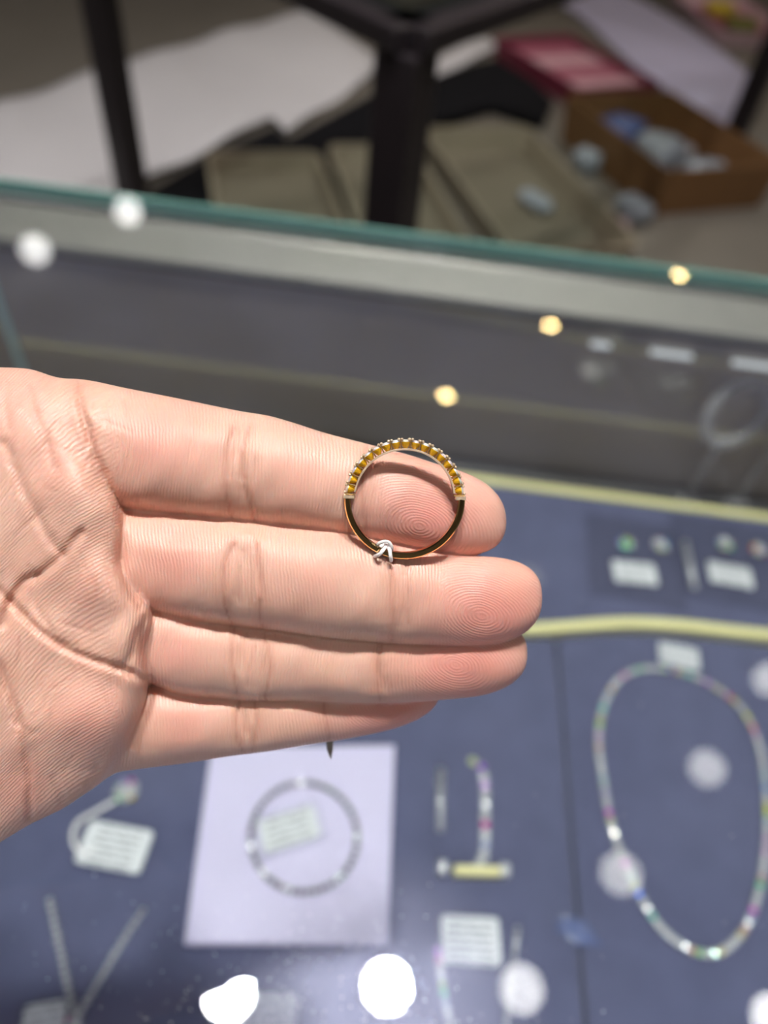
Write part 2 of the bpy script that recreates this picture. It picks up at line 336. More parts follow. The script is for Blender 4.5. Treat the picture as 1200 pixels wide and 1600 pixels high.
cpart('rail_lip', (0, .4305, .9698), (X1-X0, .003, .0032), 'dark_metal', .0004, rl)
xd = -.309
d1 = cpart('sliding_door', ((xd+X1)/2, RY-.012, .891), (X1-xd, .005, .158), 'back_panel')
d2 = cpart('sliding_door', ((xd+X0)/2+.03, RY-.004, .891), (xd-X0+.06, .005, .158), 'back_panel')
cpart('glass_edge', (xd-.0015, RY-.0125, .891), (.0062, .0075, .158), 'door_edge', parent=d1)
cpart('rear_sill', (0, RY-.016, .8105), (X1-X0, .026, .004), 'steel_dark', .001)
ls = cpart('led_strip', (0, FY+.016, .983), (X1-X0-.06, .008, .005), 'led_strip')
for x0, x1, yy in ((1022, 1092, 540), (1152, 1290, 556), (930, 962, 522)):
    a = ony(x0, yy, RY-.02); b = ony(x1, yy, RY-.02)
    cpart('rail_highlight', ((a.x+b.x)/2, RY-.0185, .9440), (b.x-a.x, .004, .003), 'rail_highlight', .0008)  # glowing bars put in to imitate the white highlights below the rail

# ------------------------------------------------------------------ trays
TZ = .831; RZT = .836
rt = empty('earring_tray', (.05, .35, .809)); tag(rt, 'navy velvet earring tray with cream edges along the rear of the case', 'tray')
ft = spline([(onz(x, y, RZT).x, onz(x, y, RZT).y) for x, y in ((-900, 880), (-300, 925), (300, 960), (700, 972), (830, 975), (1000, 966), (1200, 985), (1500, 1020))], 6)
ft = [(a, min(b, .31)) for a, b in ft]
back_y = .399
poly = [(x-.05, y-.35) for x, y in ft] + [(ft[-1][0]-.05, back_y-.35), (ft[0][0]-.05, back_y-.35)]
link('board', prism_me(poly, 0, RZT-.809), rt, 'navy_velvet')
rb = link('trim', box_me(((ft[0][0]+ft[-1][0])/2-.05, back_y+.0035-.35, .0145), (ft[-1][0]-ft[0][0], .007, .029), bevel=.001), rt, 'cream_trim')
strip = [(x-.05, y-.35) for x, y in ft]; low = [(x, y-.0075) for x, y in strip]
link('trim', prism_me(strip + low[::-1], 0, RZT-.809+.001), rt, 'cream_trim')
def board(label, xl, xr, y0, y1):
    c = ((xl+xr)/2, (y0+y1)/2); e = empty('display_board', (c[0], c[1], .809)); tag(e, label, 'tray')
    link('base', box_me((0, 0, .004), (xr-xl-.002, y1-y0-.002, .008)), e, 'cabinet')
    fx = [a for a, b in ft]; fy = [b for a, b in ft]
    xq = np.linspace(xr-.0008, xl+.0008, 12)
    link('pad', prism_me([(xl+.0008-c[0], y0-c[1]), (xr-.0008-c[0], y0-c[1])] + [(x-c[0], float(np.interp(x, fx, fy))-.0085-c[1]) for x in xq], .008, .022, .0015), e, 'navy_velvet')
xs = onz(893, 1300, TZ).x
# the pads reach to the tray's curved front edge
ymin_ft = min(b for a, b in ft)-.012
board('navy velvet display board holding the loose diamond necklace', xs, xs+.36, -.04, ymin_ft)
board('navy velvet display board under the white card and chains', xs-.36, xs, -.04, ymin_ft)
board('navy velvet display board at the far end of the case', xs-.73, xs-.361, -.04, ymin_ft)

# ------------------------------------------------------------------ jewellery
GEM = gem_me(); GEM.materials.append(MATS['diamond']); GEM.materials.append(MATS['diamond'])
CUP = lathe_me([(.30, -.45), (.50, -.10), (.56, -.02), (.56, .03), (.50, .03), (.26, -.36), (.30, -.45)], 10); CUP.materials.append(MATS['silver'])
GEMG = gem_me(); GEMG.materials.append(MATS['diamond_grey']); GEMG.materials.append(MATS['diamond_grey'])
def stone(parent, loc, d, rot=None, cup=True, me=None, name='stone'):
    s = bpy.data.objects.new(name, me or GEM); COL.objects.link(s); s.parent = parent; s.location = loc; s.scale = (d, d, d)
    s.rotation_euler = rot or (random.uniform(-.22, .22), random.uniform(-.22, .22), random.random()*6)
    if cup:
        c = bpy.data.objects.new('stone_cup', CUP); COL.objects.link(c); c.parent = parent; c.location = loc; c.scale = (d, d, d)
    return s
def strand(name, label, cat, pxs, z, d, closed=False, group=None, cup=True, dense=8, gap=1.06, me=None):
    W = [onz(x, y, z) for x, y in pxs]; c = sum(W, Vector())/len(W)
    e = empty(name, (c.x, c.y, z)); tag(e, label, cat, group)
    P = spline([w-c for w in W], dense, closed); Q = resample(P, d*gap, closed)
    link('link_chain', tube_me([(p[0], p[1], d*.22) for p in Q], d*.16, 6, closed), e, 'silver', True)
    for p in Q: stone(e, (p[0], p[1], d*.5), d, cup=cup, me=me)
    return e
strand('diamond_necklace', 'loose oval diamond necklace with stones tinted for coloured sparkles on navy velvet', 'necklace',
       [(1012, 1046), (968, 1062), (942, 1105), (934, 1160), (942, 1225), (954, 1290), (975, 1350), (1000, 1404), (1035, 1455), (1080, 1486), (1122, 1489), (1160, 1455), (1182, 1400), (1194, 1330), (1196, 1260), (1188, 1180), (1165, 1120), (1130, 1085), (1075, 1056)], TZ+.0005, .0036, True)
# white card with bracelet
A, B, D_, E_ = (onz(x, y, TZ) for x, y in ((332, 1175), (615, 1172), (604, 1481), (290, 1480)))
cc = (A+B+D_+E_)/4
cardpoly = [((p-cc).x, (p-cc).y) for p in (E_, D_, B, A)]
wc = link('display_card', prism_me(cardpoly, .0005, .0075, .0008), None, 'white_card'); wc.location = cc; tag(wc, 'white square display card under the round diamond bracelet', 'card')
cw = TZ+.008
ang = [k/16*2*math.pi for k in range(16)]
strand('diamond_bracelet', 'round diamond bracelet lying closed on the white card', 'bracelet', [(475+83*math.cos(a), 1310-85*math.sin(a)) for a in ang], cw, .0036, True, me=GEMG, cup=False, gap=1.0)
def price_tag(px, py, z, sx, sy, rz, label, sleeve=True, tilt=0, lift=.0):
    c = onz(px, py, z); e = empty('price_tag', (c.x, c.y, z+.0003+lift), rz); e.rotation_euler = (tilt, 0, rz); tag(e, label, 'tag')
    link('paper', prism_me(rrect(sx, sy, .0022), .0006, .0014), e, 'tag_paper')
    if sleeve:
        link('plastic_sleeve', prism_me(rrect(sx+.006, sy+.005, .003), .0, .0022), e, 'sleeve_plastic')
    return e
price_tag(452, 1296, cw, .030, .017, math.radians(24), 'small price tag in a clear sleeve lying inside the round bracelet')
price_tag(180, 1324, TZ, .034, .021, math.radians(-3), 'price tag in a clear sleeve tied to the small pendant')
price_tag(735, 1470, TZ, .029, .021, math.radians(4), 'pale price tag lying above the two hanging chains')
price_tag(1060, 1026, TZ, .026, .017, math.radians(-6), 'price tag lying at the top of the necklace loop')
price_tag(408, 1584, TZ, .032, .016, math.radians(4), 'price tag lying on the velvet just below the white card')
price_tag(70, 1592, TZ, .018, .012, math.radians(15), 'price tag beside the end of the chain pair')
price_tag(991, 897, RZT+.001, .031, .019, math.radians(2), 'price tag on the plain earring pad nearer the hand')
price_tag(1140, 900, RZT+.001, .031, .019, math.radians(-4), 'price tag on the earring pad with a pale side bar')
# pendant cluster + thread to its tag
def cluster(name, label, cat, px, py, z, d, n, r, group=None, tall=0):
    c = onz(px, py, z); e = empty(name, (c.x, c.y, z)); tag(e, label, cat, group)
    link('setting', lathe_me([(0, .0), (r*.55, .0003), (r*1.08, d*.3), (r*1.08, d*.5), (0, d*.4)], 16), e, 'silver', True)
    stone(e, (0, 0, d*.9+tall), d*1.35, cup=False)
    for k in range(n):
        a = 2*math.pi*k/n; stone(e, (r*math.cos(a), r*math.sin(a), d*.62), d*.8, rot=(random.uniform(-.5, .5), random.uniform(-.5, .5), a), cup=False)
    return e
cluster('pendant', 'small round diamond cluster pendant tied to its tag', 'pendant', 198, 1238, TZ+.001, .004, 9, .0052)
th = [onz(x, y, TZ+.002) for x, y in ((182, 1250), (150, 1268), (122, 1285), (114, 1310), (126, 1332), (150, 1325))]
o = link('tag_thread', tube_me([Vector(p)-th[2] for p in spline(th, 6)], .0011, 6), None, 'nylon', True); o.location = th[2]; tag(o, 'pale plastic thread looping from the pendant to its tag', 'thread')
for i, (px, py) in enumerate(((977, 852), (1031, 854), (1131, 853), (1184, 862))):
    cluster('stud_earring', 'diamond halo stud earring on the pad ' + ('nearer the hand, ' if i < 2 else 'with the pale side bar, ') + ('left stud' if i % 2 == 0 else 'right stud').replace('left stud', 'one of its pair').replace('right stud', 'one of its pair'), 'earring', px, py, RZT+.0016, .0042, 8, .0048, 'stud earrings on the pads')
for (x0, y0, x1, y1), lb in (((925, 822, 1048, 932), 'black velvet earring pad nearer the hand'), ((1072, 826, 1210, 936), 'black velvet earring pad with a pale side bar')):
    a = onz(x0, y1, RZT); b = onz(x1, y0, RZT); c = (a+b)/2
    p = empty('earring_pad', (c.x, c.y, RZT)); tag(p, lb, 'pad'); sx, sy = abs(b.x-a.x), abs(b.y-a.y)
    link('pad_base', box_me((0, 0, .0007), (sx, sy, .0008), math.radians(-3), .0002), p, 'black_velvet')
    if 'side bar' in lb:
        u, v = onz(1069, 850, RZT)-c, onz(1083, 922, RZT)-c
        link('side_bar', tube_me([(u.x, u.y, .002), (v.x, v.y, .002)], .0022, 8), p, 'silver', True)
# bracelet standing in a holder slot
c = onz(740, 1280, TZ); h = empty('bracelet_holder', (c.x, c.y, TZ)); tag(h, 'dark slotted bracelet holder with cream end bar and steel clips', 'holder')
def hp(x, y): return onz(x, y, TZ)-c
L0, L1 = hp(688, 1204), hp(687, 1300)
link('clip_bar', tube_me([(L0.x, L0.y, .0022), (L1.x, L1.y, .0022)], .0020, 8), h, 'silver', True)
a, b = hp(706, 1364), hp(780, 1366)
link('end_bar', box_me(((a.x+b.x)/2, (a.y+b.y)/2, .0035), (b.x-a.x, .0048, .007), math.atan2(b.y-a.y, b.x-a.x), .0012), h, 'cream_trim')
for x, y in ((689, 1360), (786, 1364)):
    q = hp(x, y); link('clip', box_me((q.x, q.y, .0035), (.005, .007, .007), 0, .0015), h, 'silver')
a, b = hp(683, 1356), hp(792, 1194)
link('slot_pad', box_me(((a.x+b.x)/2, (a.y+b.y)/2, .0006), (b.x-a.x, b.y-a.y, .0009), 0, .0002), h, 'navy_velvet')
strand('diamond_bracelet', 'short straight run of a diamond bracelet in the slotted holder', 'bracelet', [(738, 1192), (752, 1204), (757, 1240), (757, 1290), (756, 1330), (748, 1352), (735, 1362)], TZ+.0016, .0046)
strand('thin_chain', 'sparkling tennis chain hanging down beside the pale price tag', 'chain', [(684, 1487), (688, 1520), (694, 1560), (704, 1605), (715, 1650)], TZ+.0005, .0030)
def rope(name, label, pxs, z, r):
    W = [onz(x, y, z) for x, y in pxs]; c = W[0]; P = resample(spline([w_-c for w_ in W], 8), r*2.2)
    e = empty(name, c); tag(e, label, 'chain')
    bm = bmesh.new()
    core = link('chain_core', tube_me([(p[0], p[1], r) for p in P], r*.5, 6), e, 'silver', True)
    me = lathe_me([(.0, -1), (.75, -.6), (1, 0), (.75, .6), (0, 1)], 6); me.materials.append(MATS['silver']); bm.free()
    for i, p in enumerate(P):
        k = bpy.data.objects.new('chain_link', me); COL.objects.link(k); k.parent = e; k.location = (p[0], p[1], r); k.scale = (r*1.1, r*1.1, r*1.3); k.rotation_euler = (random.uniform(0, 1.5), random.uniform(0, 1.5), i)
rope('thin_chain', 'fine silver chain crossing under the white downlight reflection', [(808, 1452), (803, 1500), (795, 1560), (786, 1640)], TZ, .0011)
rope('thin_chain', 'silver chain forming one side of the V below the pendant, joining its clasp', [(79, 1408), (92, 1470), (106, 1535), (119, 1590)], TZ, .0015)
rope('thin_chain', 'silver chain forming the long slanting side of the V below the pendant', [(224, 1424), (190, 1476), (155, 1535), (128, 1580)], TZ, .0015)
cluster('pendant', 'tiny diamond pendant at the point of the chain V', 'pendant', 117, 1597, TZ+.001, .0026, 6, .003)
# crumpled bluish film
c = onz(900, 1458, TZ); bm = bmesh.new(); bmesh.ops.create_icosphere(bm, subdivisions=3, radius=1)
for v in bm.verts:
    f = 1+.28*math.sin(v.co.x*7+1)*math.cos(v.co.y*9)+.2*random.uniform(-1, 1); v.co = Vector((v.co.x*.010*f, v.co.y*.0055*f, (v.co.z*f+1.35)*.0016))
o = link('plastic_film', bm_mesh(bm), None, 'blue_bag'); o.location = (c.x, c.y, TZ+.0004); o.rotation_euler = (0, 0, -.35); tag(o, 'crumpled scrap of bluish film on the velvet beside the necklace', 'film')
# clear acrylic round stands at the back of the case
for px, py, r, lb in ((1152, 645, .030, 'clear acrylic disc stand leaning at the rear door beside the dark pad'), (1275, 600, .024, 'smaller clear acrylic disc stand behind the other disc')):
    c = ony(px, py, RY-.028-(.0 if r > .028 else -.004)); e = empty('acrylic_stand', (c.x, c.y, .809)); tag(e, lb, 'stand')
    me = lathe_me([(r*.72, -.003), (r, -.003), (r, .003), (r*.72, .003), (r*.72, -.003)], 28)
    o = link('disc', me, e, 'acrylic', True); zc = max(c.z-.809, r+.001); o.location = (0, 0, zc); o.rotation_euler = (math.radians(78), 0, math.radians(20))
    link('foot', box_me((0, 0, .0021), (.02, .012, .004), .3, .001), e, 'acrylic')
    if zc > r+.004: link('stem', box_me((0, 0, (zc-r)/2+.002), (.005, .004, zc-r), .3, .0005), e, 'acrylic')
# specks of dust on the counter glass
bm = bmesh.new()
for k in range(260):
    px = rng.normal(460, 190); py = 1600-abs(rng.normal(0, 110)); p = onz(px, py, GZ)
    r = rng.uniform(.00010, .00026); bmesh.ops.create_icosphere(bm, subdivisions=1, radius=r, matrix=Matrix.Translation((p.x, p.y, GZ+r*.9)))
for k in range(60):
    px = rng.uniform(0, 1200); py = rng.uniform(440, 1500); p = onz(px, py, GZ)
    r = rng.uniform(.00010, .00022); bmesh.ops.create_icosphere(bm, subdivisions=1, radius=r, matrix=Matrix.Translation((p.x, p.y, GZ+r*.9)))
o = link('dust', bm_mesh(bm), None, 'nylon', True); o['kind'] = 'stuff'; tag(o, 'fine pale dust specks scattered over the counter glass', 'dust')

# ------------------------------------------------------------------ behind the counter
# dark stand: four posts, frame and dark glass top
TT = 1.045
cor = onz(637, 75, TT); dl = Vector((-.70, .71, 0)).normalized(); dr = onz(1150, 208, PZ)-cor; dr.z = 0; lr = dr.length; dr.normalize()
def along(dirv, px, py):      # run from the near corner to the post that this pixel shows
    best = None
    for k in range(20, 160):
        p = cor+dirv*k*.01
        n = ray(px, py); q = p.y/n[1]*n[0]
        if best is None or abs(q-p.x) < best[0]: best = (abs(q-p.x), k*.01)
    return best[1]
ll = along(dl, 182, 145)
st = empty('display_stand', (cor.x, cor.y, PZ)); tag(st, 'dark metal corner stand with square posts and glass top behind the counter', 'stand')
rzs = math.atan2(dr.y, dr.x)
for v, wd in ((Vector((0, 0, 0)), .042), (dl*ll, .040), (dr*lr, .06)):
    link('post', box_me((v.x, v.y, (TT-PZ)/2), (wd, wd, TT-PZ), rzs, .003), st, 'dark_metal')
for a, b in ((Vector(), dl*ll), (Vector(), dr*lr), (dl*ll, dr*lr)):
    m = (a+b)/2; L = (b-a).length
    link('beam', box_me((m.x, m.y, TT-PZ+.0095), (L+.02, .052, .020), math.atan2((b-a).y, (b-a).x), .003), st, 'dark_metal')
quad = [Vector((0, 0, 0)), dr*lr, dl*ll]
link('glass_top', prism_me([(v.x, v.y) for v in quad], TT-PZ+.0196, TT-PZ+.0256), st, 'dark_pane')

def flat(name, label, cat, pxs, z, th_, m, wob=.006, bev=.001):
    W = [onz(x, y, z) for x, y in pxs]; c = sum(W, Vector())/len(W)
    me = prism_me([((q-c).x, (q-c).y) for q in W], 0, th_, bev)
    o = link(name, me, None, m); o.location = (c.x, c.y, z); tag(o, label, cat); return o
def draped(name, label, cat, pxs, z, m, amp=.012, n=40, th_=.004):
    # soft sheet: a gridded outline with gentle folds and a real thickness
    W = [onz(x, y, z) for x, y in pxs]; c = sum(W, Vector())/len(W)
    bm = bmesh.new(); f = bm.faces.new([bm.verts.new(q-c) for q in W]); bmesh.ops.triangulate(bm, faces=[f])
    for _ in range(5): bmesh.ops.subdivide_edges(bm, edges=[e for e in bm.edges if e.calc_length() > .05], cuts=1, use_grid_fill=True)
    bmesh.ops.triangulate(bm, faces=bm.faces[:])
    for v in bm.verts:
        s = math.sin(v.co.x*9+v.co.y*4)*math.cos(v.co.y*7-v.co.x*3)+.5*math.sin(v.co.x*21+v.co.y*13); v.co.z = amp*(1.5+s)*.6
    top = bm.faces[:]; r = bmesh.ops.extrude_face_region(bm, geom=top); vs = [g for g in r['geom'] if isinstance(g, bmesh.types.BMVert)]
    bmesh.ops.translate(bm, verts=vs, vec=(0, 0, th_))
    o = link(name, bm_mesh(bm), None, m, True); o.location = (c.x, c.y, z+.0005); tag(o, label, cat); return o
draped('packing_sheet', 'large crumpled white packing sheet spread behind the dark posts', 'sheet', [(-260, 265), (0, 172), (240, 92), (482, 18), (592, 98), (575, 130), (447, 214), (424, 192), (330, 240), (215, 300), (215, 420), (-260, 470)], PZ, 'paper_white')
draped('packing_sheet', 'lilac-white paper strip lying beyond the brown cardboard box', 'sheet', [(872, 8), (960, -20), (1060, 40), (1180, 125), (1150, 200), (1100, 195), (985, 105), (930, 50)], PZ, 'paper_lilac', .008)
draped('packing_sheet', 'narrow white paper strip between the stand post and the pink tray', 'sheet', [(664, 100), (760, 62), (778, 78), (668, 130)], PZ, 'paper_white', .006)
flat('black_folder', 'flat black folder lying between the white sheet and beige trays', 'folder', [(230, 305), (330, 246), (428, 202), (450, 222), (590, 146), (640, 150), (640, 330), (325, 360), (235, 330)], PZ, .008, 'black_fabric', bev=.002)
flat('black_pouch', 'soft black pouch between the stand post and pink tray', 'pouch', [(662, 142), (740, 112), (775, 106), (830, 142), (862, 172), (846, 206), (768, 180), (662, 212)], PZ, .03, 'black_fabric', bev=.008)
def tray_box(name, label, cat, p0, px_, py_, zr, hgt, m, mi, wall=.008, rad=.03, mk=None):
    # open tray whose rim corner p0 and neighbours are read at rim height zr
    a, b, d = onz(*p0, zr), onz(*px_, zr), onz(*py_, zr)
    ux = (b-a); sx = ux.length; rz = math.atan2(ux.y, ux.x); perp = Vector((-ux.y, ux.x, 0))/sx; sy = (d-a).dot(perp); sgn = 1 if sy > 0 else -1; sy = abs(sy)
    c = a+ux/2+perp*sgn*sy/2
    e = empty(name, (c.x, c.y, zr-hgt), rz); tag(e, label, cat)
    bm = bmesh.new(); o_ = rrect(sx, sy, rad); i_ = rrect(sx-2*wall, sy-2*wall, max(rad-wall, .002)); n = len(o_)
    ob = [bm.verts.new((x*.95, y*.95, 0)) for x, y in o_]; ot = [bm.verts.new((x, y, hgt)) for x, y in o_]; it = [bm.verts.new((x, y, hgt)) for x, y in i_]; ib = [bm.verts.new((x*.95, y*.95, .004)) for x, y in i_]
    for A_, B_ in ((ob, ot), (ot, it), (it, ib)):
        for k in range(n): bm.faces.new((A_[k], A_[(k+1) % n], B_[(k+1) % n], B_[k]))
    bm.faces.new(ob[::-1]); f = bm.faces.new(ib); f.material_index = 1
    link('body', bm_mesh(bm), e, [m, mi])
    return e, sx, sy
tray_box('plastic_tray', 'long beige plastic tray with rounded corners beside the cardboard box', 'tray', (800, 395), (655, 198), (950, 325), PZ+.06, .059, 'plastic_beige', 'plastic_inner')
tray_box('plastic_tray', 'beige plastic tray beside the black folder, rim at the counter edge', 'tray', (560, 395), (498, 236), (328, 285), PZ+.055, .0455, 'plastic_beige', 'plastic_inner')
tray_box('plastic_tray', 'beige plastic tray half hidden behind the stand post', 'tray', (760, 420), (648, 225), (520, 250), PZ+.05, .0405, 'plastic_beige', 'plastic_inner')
e, sx, sy = tray_box('cardboard_box', 'open brown cardboard box full of clear and blue bags', 'box', (1045, 268), (885, 148), (1150, 205), PZ+.11, .109, 'cardboard', 'cardboard', .006, .004)
bx = e
def blob(name, label, cat, loc, size, m, rz=0, seed=0, group=None):
    r = random.Random(seed); bm = bmesh.new(); bmesh.ops.create_icosphere(bm, subdivisions=3, radius=1)
    ph = [r.uniform(0, 6) for _ in range(4)]
    for v in bm.verts:
        f = 1+.14*math.sin(v.co.x*5+ph[0])*math.cos(v.co.y*4+ph[1])+.10*math.sin(v.co.y*9+v.co.z*6+ph[2])
        q = v.co.copy(); k = lambda t: math.copysign(abs(t)**.6, t)
        v.co = Vector((k(q.x)*size[0]/2*f, k(q.y)*size[1]/2*f, (k(q.z)*.5*f+.56)*size[2]))
    o = link(name, bm_mesh(bm), None, m, True); o.location = loc; o.rotation_euler = (0, 0, rz); tag(o, label, cat, group); return o
brz = bx.rotation_euler.z
def inbox(fx, fy, z): return bx.matrix_basis @ Vector((fx*sx, fy*sy, z))
for i, (fx, fy, sz, m, nm, lb) in enumerate(((-.03, .05, (.12, .11, .08), 'clear_bag', 'plastic_bag', 'clear plastic bag in the cardboard box, heaped in its middle'), (.31, .1, (.10, .12, .07), 'blue_bag', 'plastic_bag', 'dark blue bag in the cardboard box against its far end'),
        (-.32, -.05, (.11, .12, .07), 'clear_bag', 'plastic_bag', 'clear plastic bag in the cardboard box at its near end'), (.1, -.24, (.10, .06, .04), 'paper_white', 'paper_packet', 'white paper packet in the cardboard box beside the bags'))):
    p = inbox(fx, fy, .006); blob(nm, lb, 'bag' if 'bag' in nm else 'packet', p, sz, m, brz+.3*i, i)
p = onz(912, 266, PZ); blob('plastic_bag', 'clear plastic bag between the long tray and cardboard box', 'bag', (p.x, p.y, PZ+.002), (.07, .05, .045), 'clear_bag', 2.2, 11)
p = onz(985, 340, PZ); blob('plastic_bag', 'clear plastic bag on the platform before the cardboard box', 'bag', (p.x, p.y, PZ+.002), (.08, .06, .04), 'clear_bag', 2.2, 12)
p = onz(955, 366, PZ); blob('paper_packet', 'small pinkish paper packet at the near end of the long tray', 'packet', (p.x, p.y, PZ+.002), (.055, .06, .03), 'pink_label', .5, 13)
p = onz(835, 320, PZ+.01); blob('paper_packet', 'pale packet lying inside the long beige tray', 'packet', (p.x, p.y, PZ+.009), (.05, .09, .02), 'clear_bag', .6, 14)
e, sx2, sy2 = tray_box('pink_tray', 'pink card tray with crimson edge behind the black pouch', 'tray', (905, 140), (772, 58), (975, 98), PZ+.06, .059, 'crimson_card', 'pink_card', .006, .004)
for k in range(4):
    q = e.matrix_basis @ Vector(((-.33+.22*k)*sx2, 0, .0))
    o = link('pink_sleeve', box_me((0, 0, .021), (sx2*.19, sy2*.86, .030), 0, .003), None, 'pink_card' if k % 2 else 'pink_pale'); o.location = (q.x, q.y, e.location.z+.006); o.rotation_euler = (0, 0, e.rotation_euler.z)
    tag(o, 'flat %s card sleeve packed in the crimson-edged pink tray' % ('deep pink' if k % 2 else 'pale pink'), 'sleeve', 'card sleeves in the pink tray')
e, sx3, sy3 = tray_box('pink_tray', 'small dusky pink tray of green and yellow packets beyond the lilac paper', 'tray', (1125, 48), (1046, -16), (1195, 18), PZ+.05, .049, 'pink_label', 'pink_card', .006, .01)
for i, (fx, m, lb) in enumerate(((-.2, 'olive_green', 'olive green packet in the dusky pink tray'), (.2, 'yellow_pack', 'yellow packet in the dusky pink tray'))):
    q = e.matrix_basis @ Vector((fx*sx3, 0, .006)); blob('packet', lb, 'packet', q, (.1, .12, .05), m, e.rotation_euler.z, 20+i)
p = onz(338, -25, PZ); e = empty('round_bin', (p.x, p.y+.12, PZ)); tag(e, 'black round bin standing beyond the white packing sheet', 'bin')
link('body', lathe_me([(0, 0), (.12, 0), (.15, .26), (.14, .26), (.112, .01), (0, .01)], 32), e, 'dark_metal', True)
link('rim', tube_me([(.147*math.cos(a), .147*math.sin(a), .262) for a in np.linspace(0, 2*math.pi, 32, endpoint=False)], .006, 8, True), e, 'dark_metal', True)
#HAND#

# ------------------------------------------------------------------ the hand: one continuous surface, grown from a distance field
# field axes: u, v photo pixels, s = tenths of a millimetre behind the 110 mm plane
Z0 = 110.0
def cam_pt(u, v, s):              # field -> world (arrays)
    z = (Z0 + .1*np.asarray(s))*.001
    return CP + (FW[None, :] + CX[None, :]*((np.asarray(u)-600)/F)[:, None] - CY[None, :]*((np.asarray(v)-800)/F)[:, None])*z[:, None]
def smin(a, b, k):
    h = np.maximum(k-np.abs(a-b), 0)/k; return np.minimum(a, b)-h*h*k*.25
def curve(pts, x):                # smooth (monotone-ish cubic) interpolation
    p = np.array(pts, float); X, Yv = p[:, 0], p[:, 1]; d = np.diff(Yv)/np.diff(X)
    m = np.r_[d[0], (d[:-1]*np.diff(X)[1:]+d[1:]*np.diff(X)[:-1])/(X[2:]-X[:-2]), d[-1]]
    x = np.clip(x, X[0], X[-1]); i = np.clip(np.searchsorted(X, x)-1, 0, len(X)-2); h = X[i+1]-X[i]; t = (x-X[i])/h
    return (2*t**3-3*t**2+1)*Yv[i]+(t**3-2*t**2+t)*h*m[i]+(-2*t**3+3*t**2)*Yv[i+1]+(t**3-t**2)*h*m[i+1]
FING = dict(
 index=dict(top=[(20,600),(120,592),(200,607),(300,627),(380,644),(420,650),(460,661),(500,674),(580,695),(640,711),(690,727),(800,749)],
            bot=[(20,770),(120,778),(190,794),(300,808),(430,822),(550,838),(620,853),(690,864),(800,884)], u0=690, L=101, n=2.3,
            sc=[(20,62),(190,76),(420,92),(632,105),(800,124)], rz=.90),
 middle=dict(top=[(60,792),(190,792),(300,800),(430,814),(550,830),(620,846),(690,862),(740,868),(860,866)],
            bot=[(60,925),(217,950),(300,970),(400,982),(500,996),(600,1005),(680,1009),(740,1010),(860,1000)], u0=740, L=107, n=2.55,
            sc=[(60,76),(190,90),(420,96),(632,106),(860,124)], rz=.90),
 ring=dict(top=[(60,925),(220,938),(300,950),(400,962),(500,972),(600,972),(720,968),(840,960)],
            bot=[(60,1040),(230,1067),(280,1085),(350,1092),(500,1096),(600,1098),(676,1095),(720,1091),(840,1080)], u0=720, L=104, n=2.45,
            sc=[(60,96),(230,118),(420,138),(600,150),(840,162)], rz=.92),
 pinky=dict(top=[(60,1075),(230,1070),(350,1072),(500,1062),(580,1050),(700,1034)],
            bot=[(60,1225),(207,1203),(300,1191),(375,1179),(425,1173),(500,1161),(550,1153),(580,1147),(700,1126)], u0=575, L=112, n=2.3,
            sc=[(60,128),(230,152),(420,180),(580,200),(700,210)], rz=.95))
PT = [(-2500,860),(-1300,850),(-900,815),(-600,755),(-400,700),(-250,642),(-150,600),(-60,577),(0,574),(60,578),(120,591),(200,606),(300,625)]
PB = [(-2500,1440),(-1300,1370),(-900,1345),(-600,1400),(-300,1440),(-100,1372),(0,1316),(47,1288),(100,1262),(140,1236),(200,1208),(300,1195)]
UE = [(500,96),(560,108),(590,118),(640,134),(700,152),(750,172),(792,194),(840,196),(880,196),(920,214),(950,236),(975,240),(1000,234),(1062,238),(1110,234),(1150,226),(1205,214),(1300,200)]
BUMPS = [(40,670,70,80,14),(120,765,42,55,20),(150,915,50,44,15),(196,1005,28,30,12),(130,1130,75,55,28),(25,925,70,60,-16),(-160,1000,110,190,40),(0,1180,70,60,10),(60,830,40,40,-6),(205,850,26,36,6)]
PIP = dict(index=(372,.035),middle=(380,.03),ring=(395,.03),pinky=(385,.03))
ug = np.r_[np.arange(-2440,-40,18.), np.arange(-40,864,4.)]
vg = np.r_[np.arange(120,556,16.), np.arange(556,1336,4.), np.arange(1336,1600,14.)]
sg = np.arange(-230,320,5.)
Uf, Vf, Sf = ug.astype('f4'), vg.astype('f4'), sg.astype('f4')
def block(u0, u1, v0, v1):
    i0, i1 = np.searchsorted(ug, u0), np.searchsorted(ug, u1); j0, j1 = np.searchsorted(vg, v0), np.searchsorted(vg, v1)
    return slice(i0, i1), slice(j0, j1)
fld = np.full((len(ug), len(vg), len(sg)), 60., 'f4')
# palm and forearm
iu, jv = block(-3000, 330, 400, 1700)
u = Uf[iu][:, None]; v = Vf[jv][None, :]
top = curve(PT, Uf[iu])[:, None]; bot = curve(PB, Uf[iu])[:, None]; hv = (bot-top)/2; cv = (top+bot)/2
ue = curve(UE, Vf[jv])[None, :]
bump = sum(a*np.exp(-((u-x)/su)**2-((v-y)/sv)**2) for x, y, su, sv, a in BUMPS)
hs = np.interp(Uf[iu], [-2500,-900,-300,0,200,300], [230,150,140,112,98,92])[:, None]
scn_ = np.interp(Uf[iu], [-2500,-900,-300,0,300], [60,70,80,72,80])[:, None]
qv = (np.abs(v-cv)/hv)**2.8
qu = np.clip((u-ue+75)/75, 0, None)**2.6
ss = Sf[None, None, :]
tv = (np.clip((v-830)/380, 0, 1)*46*np.clip((u+500)/500, 0, 1)).astype('f4')
front = 1/(1+np.exp(np.clip((ss-60)/25, -30, 30)))
qs = (np.abs(ss-scn_[:, :, None]-tv[:, :, None]+bump[:, :, None].astype('f4')*front)/hs[:, :, None])**2.8
